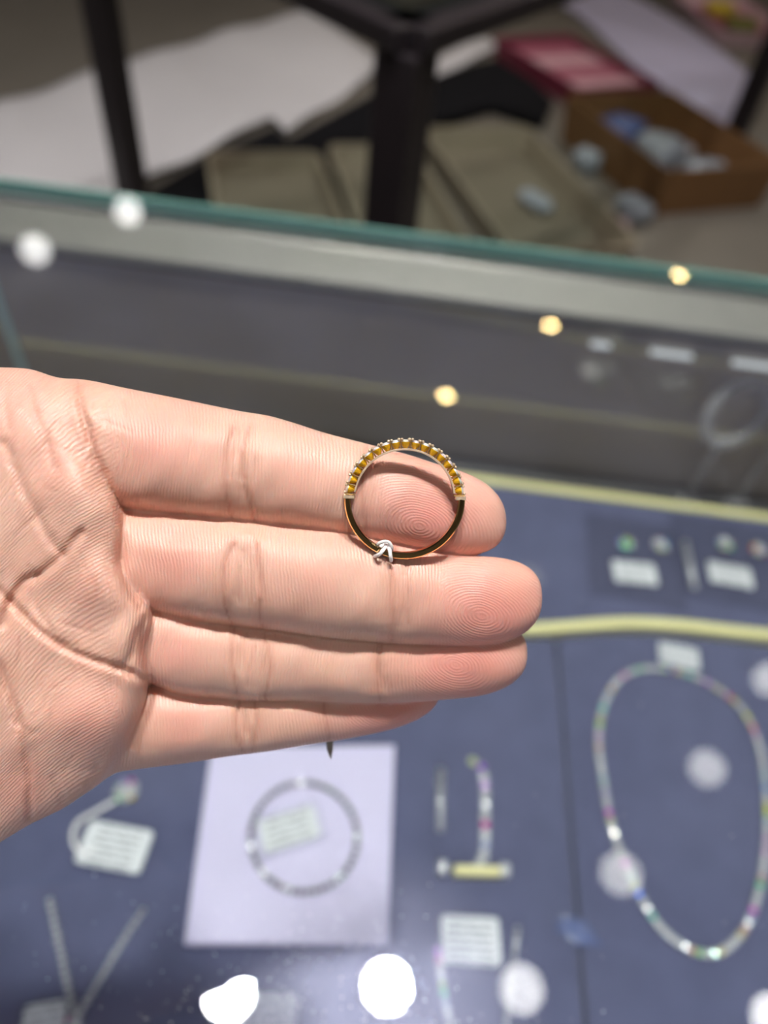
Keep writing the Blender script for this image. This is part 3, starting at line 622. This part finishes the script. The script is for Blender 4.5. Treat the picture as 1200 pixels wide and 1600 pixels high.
q = ((qv+qu)[:, :, None]+qs)**(1/2.8)
palm = ((q-1)*hs[:, :, None]).astype('f4')
# thumb: tapering capsules beside the palm
def cone(a, b, ra, rb):
    a, b = np.array(a, 'f4'), np.array(b, 'f4'); d = b-a; L2 = d@d
    P = (Uf[iu][:, None, None]-a[0], Vf[jv2][None, :, None]-a[1], Sf[None, None, :]-a[2])
    t = np.clip((P[0]*d[0]+P[1]*d[1]+P[2]*d[2])/L2, 0, 1)
    return np.sqrt((P[0]-t*d[0])**2+(P[1]-t*d[1])**2+(P[2]-t*d[2])**2)-(ra+t*(rb-ra))
fld[iu, jv, :] = np.minimum(fld[iu, jv, :], palm)
iu, jv2 = block(-1000, -20, 100, 1300)
tb = None
ch = [((-560,900,10),130),((-400,690,0),108),((-345,500,-40),92),((-350,330,-62),84),((-362,225,-66),70)]
for (a, ra), (b, rb) in zip(ch[:-1], ch[1:]):
    c_ = cone(a, b, ra, rb); tb = c_ if tb is None else smin(tb, c_, 20)
fld[iu, jv2, :] = smin(fld[iu, jv2, :], tb.astype('f4'), 60)
fing_all = None
for nm, f in FING.items():
    vmin = min(p[1] for p in f['top'])-40; vmax = max(p[1] for p in f['bot'])+40
    iu, jv = block(-10, 870, vmin, vmax)
    U1 = Uf[iu]; top = curve(f['top'], U1); bot = curve(f['bot'], U1); cvv = (top+bot)/2; ry = (bot-top)/2
    pip, am = PIP[nm]; ry = ry*(1+am*.3*np.exp(-((U1-pip)/45)**2))
    rz = ry*f['rz']*(1+am*np.exp(-((U1-pip)/40)**2)-.05*np.exp(-((U1-(pip-110))/50)**2)*0)
    sc = curve(f['sc'], U1)
    # fleshy pads between the joints on the palm side
    u0 = f['u0']; n = f['n']
    t1 = np.clip((U1-u0)/f['L'], 0, None)**n
    t0 = np.clip((60-U1)/70, 0, None)**2.2
    a = (np.abs(Vf[jv][None, :, None]-cvv[:, None, None])/ry[:, None, None])**2.15
    b = (np.abs(Sf[None, None, :]-sc[:, None, None])/rz[:, None, None])**2.15
    body = (a+b)**(1/2.15)
    q = (body**n+(t1+t0)[:, None, None])**(1/n)
    d = ((q-1)*np.minimum(ry, rz)[:, None, None]).astype('f4')
    cur = fld[iu, jv, :]
    kk = np.interp(U1, [140, 200, 260], [20, 10, 3]).astype('f4')[:, None, None]
    fld[iu, jv, :] = smin(cur, d, kk)
# surface nets
ins = fld < 0
nx, ny, nz = fld.shape
cnt = np.zeros((nx-1, ny-1, nz-1), 'u1')
for a in (0, 1):
    for b in (0, 1):
        for c in (0, 1): cnt += ins[a:nx-1+a, b:ny-1+b, c:nz-1+c]
act = (cnt > 0) & (cnt < 8)
I, J, K = np.nonzero(act); N = len(I)
vid = np.full(act.shape, -1, 'i4'); vid[I, J, K] = np.arange(N)
pos = np.zeros((N, 3)); num = np.zeros(N)
corn = {(a, b, c): fld[I+a, J+b, K+c] for a in (0, 1) for b in (0, 1) for c in (0, 1)}
for ax in range(3):
    for p_ in (0, 1):
        for q_ in (0, 1):
            o0 = [0, 0, 0]; oth = [k for k in range(3) if k != ax]; o0[oth[0]] = p_; o0[oth[1]] = q_; o1 = list(o0); o1[ax] = 1
            f0, f1 = corn[tuple(o0)], corn[tuple(o1)]; x = (f0 < 0) != (f1 < 0); t = np.where(x, f0/np.where(x, f0-f1, 1), 0)
            pt = np.tile(np.array(o0, float), (N, 1)); pt[:, ax] = t
            pos += pt*x[:, None]; num += x
pos /= num[:, None]
G = [ug, vg, sg]; idx = [I, J, K]
HV = np.stack([G[k][idx[k]]+pos[:, k]*(G[k][idx[k]+1]-G[k][idx[k]]) for k in range(3)], 1)
quads = []
for ax in range(3):
    sl0 = [slice(1, -1)]*3; sl1 = [slice(1, -1)]*3; sl0[ax] = slice(0, -1); sl1[ax] = slice(1, None)
    a0 = ins[tuple(sl0)]; a1 = ins[tuple(sl1)]; x = np.nonzero(a0 != a1)
    base = [x[k]+(0 if k == ax else 1) for k in range(3)]; b_, c_ = (ax+1) % 3, (ax+2) % 3
    def cell(db, dc_):
        ii = [base[0].copy(), base[1].copy(), base[2].copy()]; ii[b_] -= db; ii[c_] -= dc_; return vid[ii[0], ii[1], ii[2]]
    qd = np.stack([cell(1, 1), cell(0, 1), cell(0, 0), cell(1, 0)], 1)
    flip = a1[x]; qd[flip] = qd[flip][:, ::-1]; quads.append(qd)
HQ = np.vstack(quads)
# light smoothing (keeps the volume)
ed = np.vstack([HQ[:, [0, 1]], HQ[:, [1, 2]], HQ[:, [2, 3]], HQ[:, [3, 0]]])
deg = np.bincount(ed.ravel(), minlength=N).astype(float)
def lap(X):
    s = np.stack([np.bincount(ed[:, 0], X[ed[:, 1], k], N)+np.bincount(ed[:, 1], X[ed[:, 0], k], N) for k in range(X.shape[1])], 1); return s/deg[:, None]-X
for lam in (.5, -.52, .5, -.52, .5, -.52): HV = HV+lam*lap(HV)
def vnorm(X):
    n_ = np.cross(X[HQ[:, 2]]-X[HQ[:, 0]], X[HQ[:, 3]]-X[HQ[:, 1]]); out = np.stack([sum(np.bincount(HQ[:, c], n_[:, k], N) for c in range(4)) for k in range(3)], 1)
    return out/np.maximum(np.linalg.norm(out, axis=1), 1e-9)[:, None]
nrm = vnorm(HV)
facing = np.clip((-nrm[:, 2]-.05)/.35, 0, 1)
if (nrm[:, 2]*np.sign(HV[:, 2]-80)).mean() < 0: HQ = HQ[:, ::-1]; nrm = -nrm; facing = np.clip((-nrm[:, 2]-.05)/.35, 0, 1)
# creases (polyline in photo pixels, width, depth, puff beside it, pigment)
CR = [
 ([(121,594),(124,622),(130,650),(145,700),(165,748),(190,794)], 4.5, 9, 5, 1.0),
 ([(188,796),(190,840),(188,880),(196,912),(219,949)], 5, 9, 5, .8),
 ([(227,966),(221,990),(222,1012),(230,1062)], 4.5, 9, 4, .9),
 ([(229,1064),(190,1046),(150,1033),(115,1020),(85,1002),(55,980),(30,955),(8,932),(-20,905)], 5, 10, 7, .9),
 ([(126,833),(112,850),(98,868),(65,895),(38,908),(18,938),(4,975)], 6, 9, 6, .7),
 ([(0,690),(12,700),(30,750),(55,800),(75,838),(98,868)], 6, 5, 3, .35),
 ([(-10,1030),(0,1045),(20,1100),(37,1155),(45,1215),(47,1284)], 5, 8, 5, .8),
 ([(45,610),(52,640),(68,680),(85,730)], 6, 4, 2, .25),
 ([(10,600),(8,630),(14,670)], 5, 3, 2, .2),
 ([(60,900),(52,925),(56,950),(80,985)], 5, 4, 2, .3),
 ([(225,1066),(228,1090),(222,1130),(210,1165)], 5, 5, 3, .5),
 ([(205,1050),(196,1042),(206,1020),(214,985)], 5, 5, 2, .5),
 ([(140,1230),(150,1215),(152,1195)], 6, 4, 2, .3), ([(100,1262),(95,1240),(85,1215)], 6, 3, 2, .2),
 ([(366,668),(356,700),(352,735),(353,770),(362,808)], 3.6, 5, 3, .9), ([(389,668),(380,700),(379,735),(386,772),(397,812)], 3.6, 5, 3, .9),
 ([(376,664),(372,690),(366,720)], 3, 3, 0, .5), ([(360,742),(385,748)], 3, 2, 0, .3),
 ([(366,850),(352,880),(348,915),(352,950),(364,978)], 3.6, 5, 3, .9), ([(401,850),(403,880),(408,920),(405,955),(410,982)], 3.6, 5, 3, .9), ([(378,862),(372,900),(375,940)], 3, 3, 0, .5), ([(390,870),(394,910),(390,945)], 3, 2.5, 0, .4),
 ([(618,858),(613,890),(612,940),(612,1004)], 3.6, 5, 4, .9), ([(638,864),(634,900),(636,940)], 3, 3, 0, .4),
 ([(366,982),(363,1010),(364,1045),(372,1088)], 3.4, 4.5, 3, .8), ([(412,990),(419,1020),(421,1050),(414,1092)], 3.4, 4.5, 3, .8), ([(385,990),(383,1030),(388,1070)], 3, 2.5, 0, .4),
 ([(594,1010),(590,1040),(590,1070),(594,1097)], 3.4, 4.5, 3, .8),
 ([(374,1096),(369,1130),(372,1158),(382,1178)], 3.2, 4.5, 3, .8), ([(398,1098),(401,1130),(395,1174)], 3.2, 4.5, 3, .8),
 ([(506,1098),(508,1125),(515,1158)], 3.2, 4, 3, .7),
 ([(572,700),(566,740),(566,790),(572,836)], 3.6, 4, 3, .7),
 ([(775,1002),(800,1000),(822,984)], 2.5, 3, 0, .3)]
rj = random.Random(3)
for xa, xb, va, vb in ((352, 400, 668, 806), (348, 412, 852, 972), (362, 420, 992, 1086), (366, 402, 1104, 1172), (608, 642, 872, 1000), (586, 604, 1020, 1092), (120, 200, 600, 800)):
    for _ in range(9):
        x = rj.uniform(xa, xb); y0_ = rj.uniform(va, vb-30); ln = rj.uniform(18, 45); sl = rj.uniform(-.25, .25)
        CR.append(([(x, y0_), (x+sl*ln*.5+rj.uniform(-2, 2), y0_+ln*.5), (x+sl*ln, min(vb, y0_+ln))], rj.uniform(2.2, 3.2), rj.uniform(1.2, 3), 0, rj.uniform(.2, .5)))
for _ in range(34):
    x, y = rj.uniform(0, 190), rj.uniform(620, 1220); an = rj.choice((.4, 1.0, 1.4, 2.2))+rj.uniform(-.3, .3); ln = rj.uniform(20, 60)
    CR.append(([(x, y), (x+ln*.5*math.cos(an)+rj.uniform(-3, 3), y+ln*.5*math.sin(an)), (x+ln*math.cos(an), y+ln*math.sin(an))], rj.uniform(2.4, 3.6), rj.uniform(1, 2.6), 0, rj.uniform(.1, .3)))
UV = HV[:, :2]
def pdist(pl):
    best = np.full(N, 1e9); m = (UV[:, 0] > -60)
    Q = UV[m]; bb = np.full(len(Q), 1e9)
    P = spline([(a, b) for a, b in pl], 4)
    for a, b in zip(P[:-1], P[1:]):
        d = b-a; t = np.clip(((Q-a)@d)/max(d@d, 1e-9), 0, 1); bb = np.minimum(bb, np.linalg.norm(Q-a-t[:, None]*d, axis=1))
    best[m] = bb; return best
dz = np.zeros(N); crease = np.zeros(N)
wob = 2.2*np.sin(UV[:, 1]/13+UV[:, 0]/29)+1.3*np.sin(UV[:, 1]/5.1+UV[:, 0]/7)
for pl_, wd, dp, pf, pg in CR:
    if wd < 4: dp *= .7; pg *= .7
    else: dp *= .85; pg *= .5; wd *= 1.25
    d = np.abs(pdist(pl_)+wob*.35*(wd > 4)); d = np.where(d > 1e6, 1e6, d)
    dz += facing*(dp*np.exp(-(d/wd)**2)-pf*np.exp(-(d/(wd*5))**2)*.6); crease = np.maximum(crease, pg*facing*np.maximum(.8*np.exp(-(d/(wd*.8))**2), (.34 if wd > 3.1 else .12)*np.exp(-(d/(wd*3.2))**2)))
# soft hollows at the joints, flesh pads between them
for (x0_, x1_), (va, vb) in (((376, 570), (640, 835)), ((380, 614), (835, 1005)), ((392, 592), (975, 1098)), ((386, 508), (1085, 1185))):
    mk = np.clip((UV[:, 1]-va)/25, 0, 1)*np.clip((vb-UV[:, 1])/25, 0, 1)*facing
    for xj, am_ in ((x0_, 6), (x1_, 5)): dz += mk*am_*np.exp(-((UV[:, 0]-xj)/26)**2)
    dz -= mk*4*np.exp(-((UV[:, 0]-(x0_+x1_)/2)/60)**2)
    dz -= mk*5*np.exp(-((UV[:, 0]-(x0_-105))/50)**2)
# fine skin unevenness, soft lumps of flesh
dz += facing*(1.2*np.sin(UV[:, 0]/23+np.sin(UV[:, 1]/31))*np.sin(UV[:, 1]/19+1.3)+.5*np.sin(UV[:, 0]/9+UV[:, 1]/14))
HV[:, 2] += dz
# ridge phase (fingerprints) and colour weights
U_, V_ = UV[:, 0], UV[:, 1]
WH = dict(index=(655, 822), middle=(752, 962), ring=(712, 1040), pinky=(600, 1105))
phase = U_/5.2+.8*np.sin(V_/40)+.6*np.sin(U_/60+V_/35)
palmw = np.clip((205-U_)/50, 0, 1); pph = (U_*.62+V_*.78)/5.4+2.2*np.sin(U_/55)+2.0*np.sin(V_/48+U_/90)
owner = np.full(N, -1); bestd = np.full(N, 1e9)
for k, nm in enumerate(FING):
    f = FING[nm]; t_, b_ = curve(f['top'], U_), curve(f['bot'], U_); rr = np.maximum((b_-t_)/2, 5)
    d = np.hypot(V_-(t_+b_)/2, HV[:, 2]-curve(f['sc'], U_))/rr; m = d < bestd; bestd[m] = d[m]; owner[m] = k
red = np.zeros(N); whp = np.zeros(N); whw = np.zeros(N)
for k, (nm, (wx, wy)) in enumerate(WH.items()):
    m = (owner == k); du, dv = U_-wx, V_-wy
    whw = np.where(m, np.clip((U_-(wx-80))/45, 0, 1), whw); whp = np.where(m, np.sqrt((du-.35*dv)**2*.8+(dv*1.25)**2+30)/5.0, whp)
    red = np.maximum(red, np.where(m, .8*np.exp(-((U_-wx-15)/95)**2-(dv/85)**2), 0))
for x, y, s_, a in ((250, 690, 70, .4), (270, 880, 60, .42), (275, 1020, 45, .42), (290, 1135, 45, .4), (30, 620, 60, .3), (140, 930, 50, .2), (140, 1130, 60, .42), (20, 1230, 60, .35), (90, 720, 50, .3), (470, 750, 60, .2), (480, 900, 60, .2)):
    red = np.maximum(red, a*np.exp(-((U_-x)**2+(V_-y)**2)/s_**2))
for _ in range(12): red = red+.5*lap(red[:, None])[:, 0]
WV = cam_pt(HV[:, 0], HV[:, 1], HV[:, 2])
cen = cam_pt(np.array([100.]), np.array([900.]), np.array([70.]))[0]
me = bpy.data.meshes.new('hand'); me.vertices.add(N); me.vertices.foreach_set('co', (WV-cen).astype('f4').ravel())
me.loops.add(len(HQ)*4); me.polygons.add(len(HQ)); me.loops.foreach_set('vertex_index', HQ.astype('i4').ravel())
me.polygons.foreach_set('loop_start', np.arange(0, len(HQ)*4, 4, dtype='i4'))
me.update(calc_edges=True); me.validate()
for nm, arr in (('phase', phase), ('palm_phase', pph), ('palm_weight', palmw), ('whorl_phase', whp), ('whorl_weight', whw), ('red', red), ('crease', crease)):
    at = me.attributes.new(nm, 'FLOAT', 'POINT'); at.data.foreach_set('value', arr.astype('f4'))
me.polygons.foreach_set('use_smooth', np.ones(len(HQ), bool))
def skin():
    m = bpy.data.materials.new('skin'); m.use_nodes = True; MATS['skin'] = m; nt = m.node_tree; b = nt.nodes['Principled BSDF']; L = nt.links.new
    def att(n): a = nt.nodes.new('ShaderNodeAttribute'); a.attribute_name = n; return a.outputs['Fac']
    def mixc(fac, a, b2, f=None):
        x = nt.nodes.new('ShaderNodeMix'); x.data_type = 'RGBA'
        if isinstance(a, tuple): x.inputs['A'].default_value = a
        else: L(a, x.inputs['A'])
        if isinstance(b2, tuple): x.inputs['B'].default_value = b2
        else: L(b2, x.inputs['B'])
        L(fac, x.inputs['Factor']); return x.outputs['Result']
    tc = nt.nodes.new('ShaderNodeTexCoord')
    n = nt.nodes.new('ShaderNodeTexNoise'); n.inputs['Scale'].default_value = 130; n.inputs['Detail'].default_value = 6; L(tc.outputs['Object'], n.inputs['Vector'])
    base = mixc(n.outputs['Fac'], S(222, 172, 152), S(230, 190, 173))
    base = mixc(att('red'), base, S(228, 148, 138))
    base = mixc(att('crease'), base, S(176, 104, 80))
    # ridges
    n3 = nt.nodes.new('ShaderNodeTexNoise'); n3.inputs['Scale'].default_value = 500; n3.inputs['Detail'].default_value = 2; L(tc.outputs['Object'], n3.inputs['Vector'])
    def ridge(a):
        ph = nt.nodes.new('ShaderNodeMath'); ph.operation = 'MULTIPLY'; ph.inputs[1].default_value = 2*math.pi; L(att(a), ph.inputs[0])
        ad = nt.nodes.new('ShaderNodeMath'); ad.operation = 'MULTIPLY_ADD'; ad.inputs[1].default_value = 6.0; L(n3.outputs['Fac'], ad.inputs[0]); L(ph.outputs[0], ad.inputs[2])
        q = nt.nodes.new('ShaderNodeMath'); q.operation = 'SINE'; L(ad.outputs[0], q.inputs[0]); return q.outputs[0]
    def mixf(fac, a, b2):
        x = nt.nodes.new('ShaderNodeMix'); x.data_type = 'FLOAT'; L(fac, x.inputs['Factor']); L(a, x.inputs['A']); L(b2, x.inputs['B']); return x.outputs['Result']
    rg = mixf(att('whorl_weight'), mixf(att('palm_weight'), ridge('phase'), ridge('palm_phase')), ridge('whorl_phase'))
    n4 = nt.nodes.new('ShaderNodeTexNoise'); n4.inputs['Scale'].default_value = 2600; n4.inputs['Detail'].default_value = 3; L(tc.outputs['Object'], n4.inputs['Vector'])
    h = nt.nodes.new('ShaderNodeMath'); h.operation = 'MULTIPLY_ADD'; h.inputs[1].default_value = 2.2; L(n4.outputs['Fac'], h.inputs[0]); L(rg, h.inputs[2])
    bp = nt.nodes.new('ShaderNodeBump'); bp.inputs['Strength'].default_value = .45; bp.inputs['Distance'].default_value = .00005; L(h.outputs[0], bp.inputs['Height']); L(bp.outputs['Normal'], b.inputs['Normal'])
    L(base, b.inputs['Base Color'])
    b.inputs['Roughness'].default_value = .42; b.inputs['Specular IOR Level'].default_value = .4
    b.inputs['Subsurface Weight'].default_value = .35; b.inputs['Subsurface Radius'].default_value = (1.0, .35, .2); b.inputs['Subsurface Scale'].default_value = .0018
skin()
hand = link('hand', me, None, 'skin'); hand.location = cen
tag(hand, 'open palm with four fingers together holding up the thin gold ring', 'hand')
# nails on the far side of the fingertips
def nail(u, v, s, hu, hv_):
    bm = bmesh.new(); n_, m_ = 8, 6; g = []
    for i in range(n_+1):
        row = []
        for j in range(m_+1):
            a = (i/n_-.5)*2; t = (j/m_-.5)*2*1.15
            wv = hv_*math.sin(t)*(1 if a < .2 else math.sqrt(max(0, 1-((a-.2)/.85)**2))*.9+.1)
            p = cam_pt(np.array([u+a*hu]), np.array([v+wv]), np.array([s+hv_*(math.cos(t)-1)*.85-6*a*a]))[0]; row.append(bm.verts.new(p-cen))
        g.append(row)
    for i in range(n_):
        for j in range(m_): bm.faces.new((g[i][j], g[i+1][j], g[i+1][j+1], g[i][j+1]))
    r = bmesh.ops.extrude_face_region(bm, geom=bm.faces[:]); vs = [x for x in r['geom'] if isinstance(x, bmesh.types.BMVert)]
    bmesh.ops.translate(bm, verts=vs, vec=Vector(FW*.0005)); link('fingernail', bm_mesh(bm), hand, 'nail', True)
for nm, uu in (('index', 725), ('middle', 785), ('ring', 762), ('pinky', 632)):
    f = FING[nm]; u1 = np.array([float(uu)]); c_ = (curve(f['top'], u1)[0]+curve(f['bot'], u1)[0])/2; ry = (curve(f['bot'], u1)[0]-curve(f['top'], u1)[0])/2
    tt = ((uu-f['u0'])/f['L'])**f['n']; k = (1-tt)**(1/f['n'])
    nail(uu, c_, curve(f['sc'], u1)[0]+ry*f['rz']*k*.99, 42, ry*.72*k)

# ------------------------------------------------------------------ the ring
RD = 113.4; mmpx = RD/F           # mm per px at the ring
rc = Vector(cam_pt(np.array([632.]), np.array([780.]), np.array([(RD-Z0)*10]))[0])
ring = empty('gold_ring', rc); tag(ring, 'thin gold ring with a half row of small diamonds held in the fingers', 'ring')
tilt = math.radians(7)
# ring frame: local X right, local Y up in the hand, local Z towards the viewer
Rm = Matrix((( CX[0], CY[0], -FW[0]), (CX[1], CY[1], -FW[1]), (CX[2], CY[2], -FW[2]))).to_4x4() @ Matrix.Rotation(tilt, 4, 'X') @ Matrix.Rotation(math.radians(1.5), 4, 'Y') @ Matrix.Rotation(math.radians(-1), 4, 'Z')
ring.rotation_euler = Rm.to_euler()
def arc_band(r0, r1, w_, a0, a1, n, bev=.12):
    bm = bmesh.new(); prof = [(r0+bev, -w_), (r1-bev, -w_), (r1, -w_+bev), (r1, w_-bev), (r1-bev, w_), (r0+bev, w_), (r0, w_-bev), (r0, -w_+bev)]
    rings = []
    for i in range(n+1):
        a = math.radians(a0+(a1-a0)*i/n); rings.append([bm.verts.new((r*.001*math.cos(a), r*.001*math.sin(a), z*.001)) for r, z in prof])
    for A_, B_ in zip(rings[:-1], rings[1:]):
        for k in range(8): bm.faces.new((A_[k], A_[(k+1) % 8], B_[(k+1) % 8], B_[k]))
    bm.faces.new(rings[0]); bm.faces.new(rings[-1]); return bm_mesh(bm)
ro, ri = 94*mmpx, 84*mmpx
link('band', arc_band(ri, ro, .85, 179, 361, 90, .2), ring, 'band_gold')
link('gallery_rail', arc_band(76.5*mmpx, 79.5*mmpx, .8, 8, 172, 70, .05), ring, 'rose_gold')
for a in (2, 178):
    link('shoulder', arc_band(79*mmpx, 95.5*mmpx, .85, a-1.6, a+1.6, 4), ring, 'rose_gold')
def ring_gem(seg=10):
    bm = bmesh.new(); ring_ = lambda r, z, off=0: [bm.verts.new((r*math.cos(2*math.pi*(k+off)/seg), r*math.sin(2*math.pi*(k+off)/seg), z)) for k in range(seg)]
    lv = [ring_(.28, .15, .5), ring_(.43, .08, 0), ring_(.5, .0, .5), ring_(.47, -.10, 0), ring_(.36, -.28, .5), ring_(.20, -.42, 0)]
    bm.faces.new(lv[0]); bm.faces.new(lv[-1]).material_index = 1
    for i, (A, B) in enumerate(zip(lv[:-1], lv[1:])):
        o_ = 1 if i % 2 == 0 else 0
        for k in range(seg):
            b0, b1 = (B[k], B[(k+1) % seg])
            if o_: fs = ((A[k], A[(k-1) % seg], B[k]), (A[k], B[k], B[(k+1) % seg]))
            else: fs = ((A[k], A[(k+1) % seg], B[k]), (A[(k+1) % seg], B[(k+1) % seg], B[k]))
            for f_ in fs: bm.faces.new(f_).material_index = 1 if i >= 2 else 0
    return bm_mesh(bm, 'ring_gem')
RG = ring_gem(); RG.materials.append(MATS['diamond_small']); RG.materials.append(MATS['gold_reflect_facet'])
NS = 17; sp = 170/NS
PR = tube_me([(0, 77*mmpx*.001, 0), (0, 86*mmpx*.001, 0), (0, 93.5*mmpx*.001, 0)], [.00013, .00011, .00013], 8); PR.materials.append(MATS['gold'])
bmb = bmesh.new(); bmesh.ops.create_icosphere(bmb, subdivisions=2, radius=.00023); BD = bm_mesh(bmb); BD.materials.append(MATS['rose_gold'])
for p in BD.polygons: p.use_smooth = True
for i in range(NS):
    a = math.radians(5+sp*(i+.5)); R_ = 89.5*mmpx*.001
    s = bpy.data.objects.new('stone', RG); COL.objects.link(s); s.parent = ring; d = .00156
    s.location = (R_*math.cos(a), R_*math.sin(a), 0); s.scale = (d, d, d*1.55)
    s.rotation_euler = (Matrix.Rotation(a-math.pi/2, 4, 'Z') @ Matrix.Rotation(-math.pi/2, 4, 'X') @ Matrix.Rotation(random.random(), 4, 'Z')).to_euler()
for i in range(NS+1):
    a = math.radians(5+sp*i)
    for zz in (.00062, -.00062):
        p = bpy.data.objects.new('prong', PR); COL.objects.link(p); p.parent = ring; p.location = (0, 0, zz); p.rotation_euler = (0, 0, a-math.pi/2)
        for da in (-.026, .026):
            b = bpy.data.objects.new('bead', BD); COL.objects.link(b); b.parent = p; R_ = 93.6*mmpx*.001
            b.location = (R_*math.sin(da), R_*math.cos(da), -zz*.08)
# clear nylon loop of the missing tag, threaded through the ring
def cpx(pts): return [Vector(cam_pt(np.array([float(a)]), np.array([float(b)]), np.array([float(c)]))[0]) for a, b, c in pts]
e = empty('tag_loop', cpx([(603, 858, 34)])[0]); tag(e, 'tiny clear nylon tag loop tied around the gold ring', 'thread')
o0 = e.location.copy()
for pts, r in (([(600, 851, 50), (592, 855, 44), (590.5, 851, 36), (594, 848, 30), (601, 846, 27), (608, 848, 28), (611.5, 854, 32), (612, 860, 40), (611, 864, 52)], .0003),
               ([(604, 850, 44), (603, 853, 34), (599, 859, 26), (594, 865, 24), (589, 868, 30), (586, 869, 40)], .00032),
               ([(605, 850, 44), (607, 855, 33), (609, 861, 26), (610, 868, 24), (611, 873, 28), (611, 876, 36)], .00032)):
    link('strand', tube_me([Vector(p)-o0 for p in spline(cpx(pts), 6)], r, 8), e, 'nylon', True)
# pointed end of a tag hanging behind the little finger
W = cpx([(508, 1120, 275), (523, 1120, 275), (520, 1172, 275), (517, 1187, 275), (511, 1172, 275)]); c0 = W[0]
bm = bmesh.new(); f = bm.faces.new([bm.verts.new(p-c0) for p in W]); r = bmesh.ops.extrude_face_region(bm, geom=[f])
bmesh.ops.translate(bm, verts=[x for x in r['geom'] if isinstance(x, bmesh.types.BMVert)], vec=Vector(FW*.0006))
o = link('string_tag', bm_mesh(bm), None, 'steel'); o.location = c0; tag(o, 'dark pointed tag end poking out behind the little finger', 'tag')
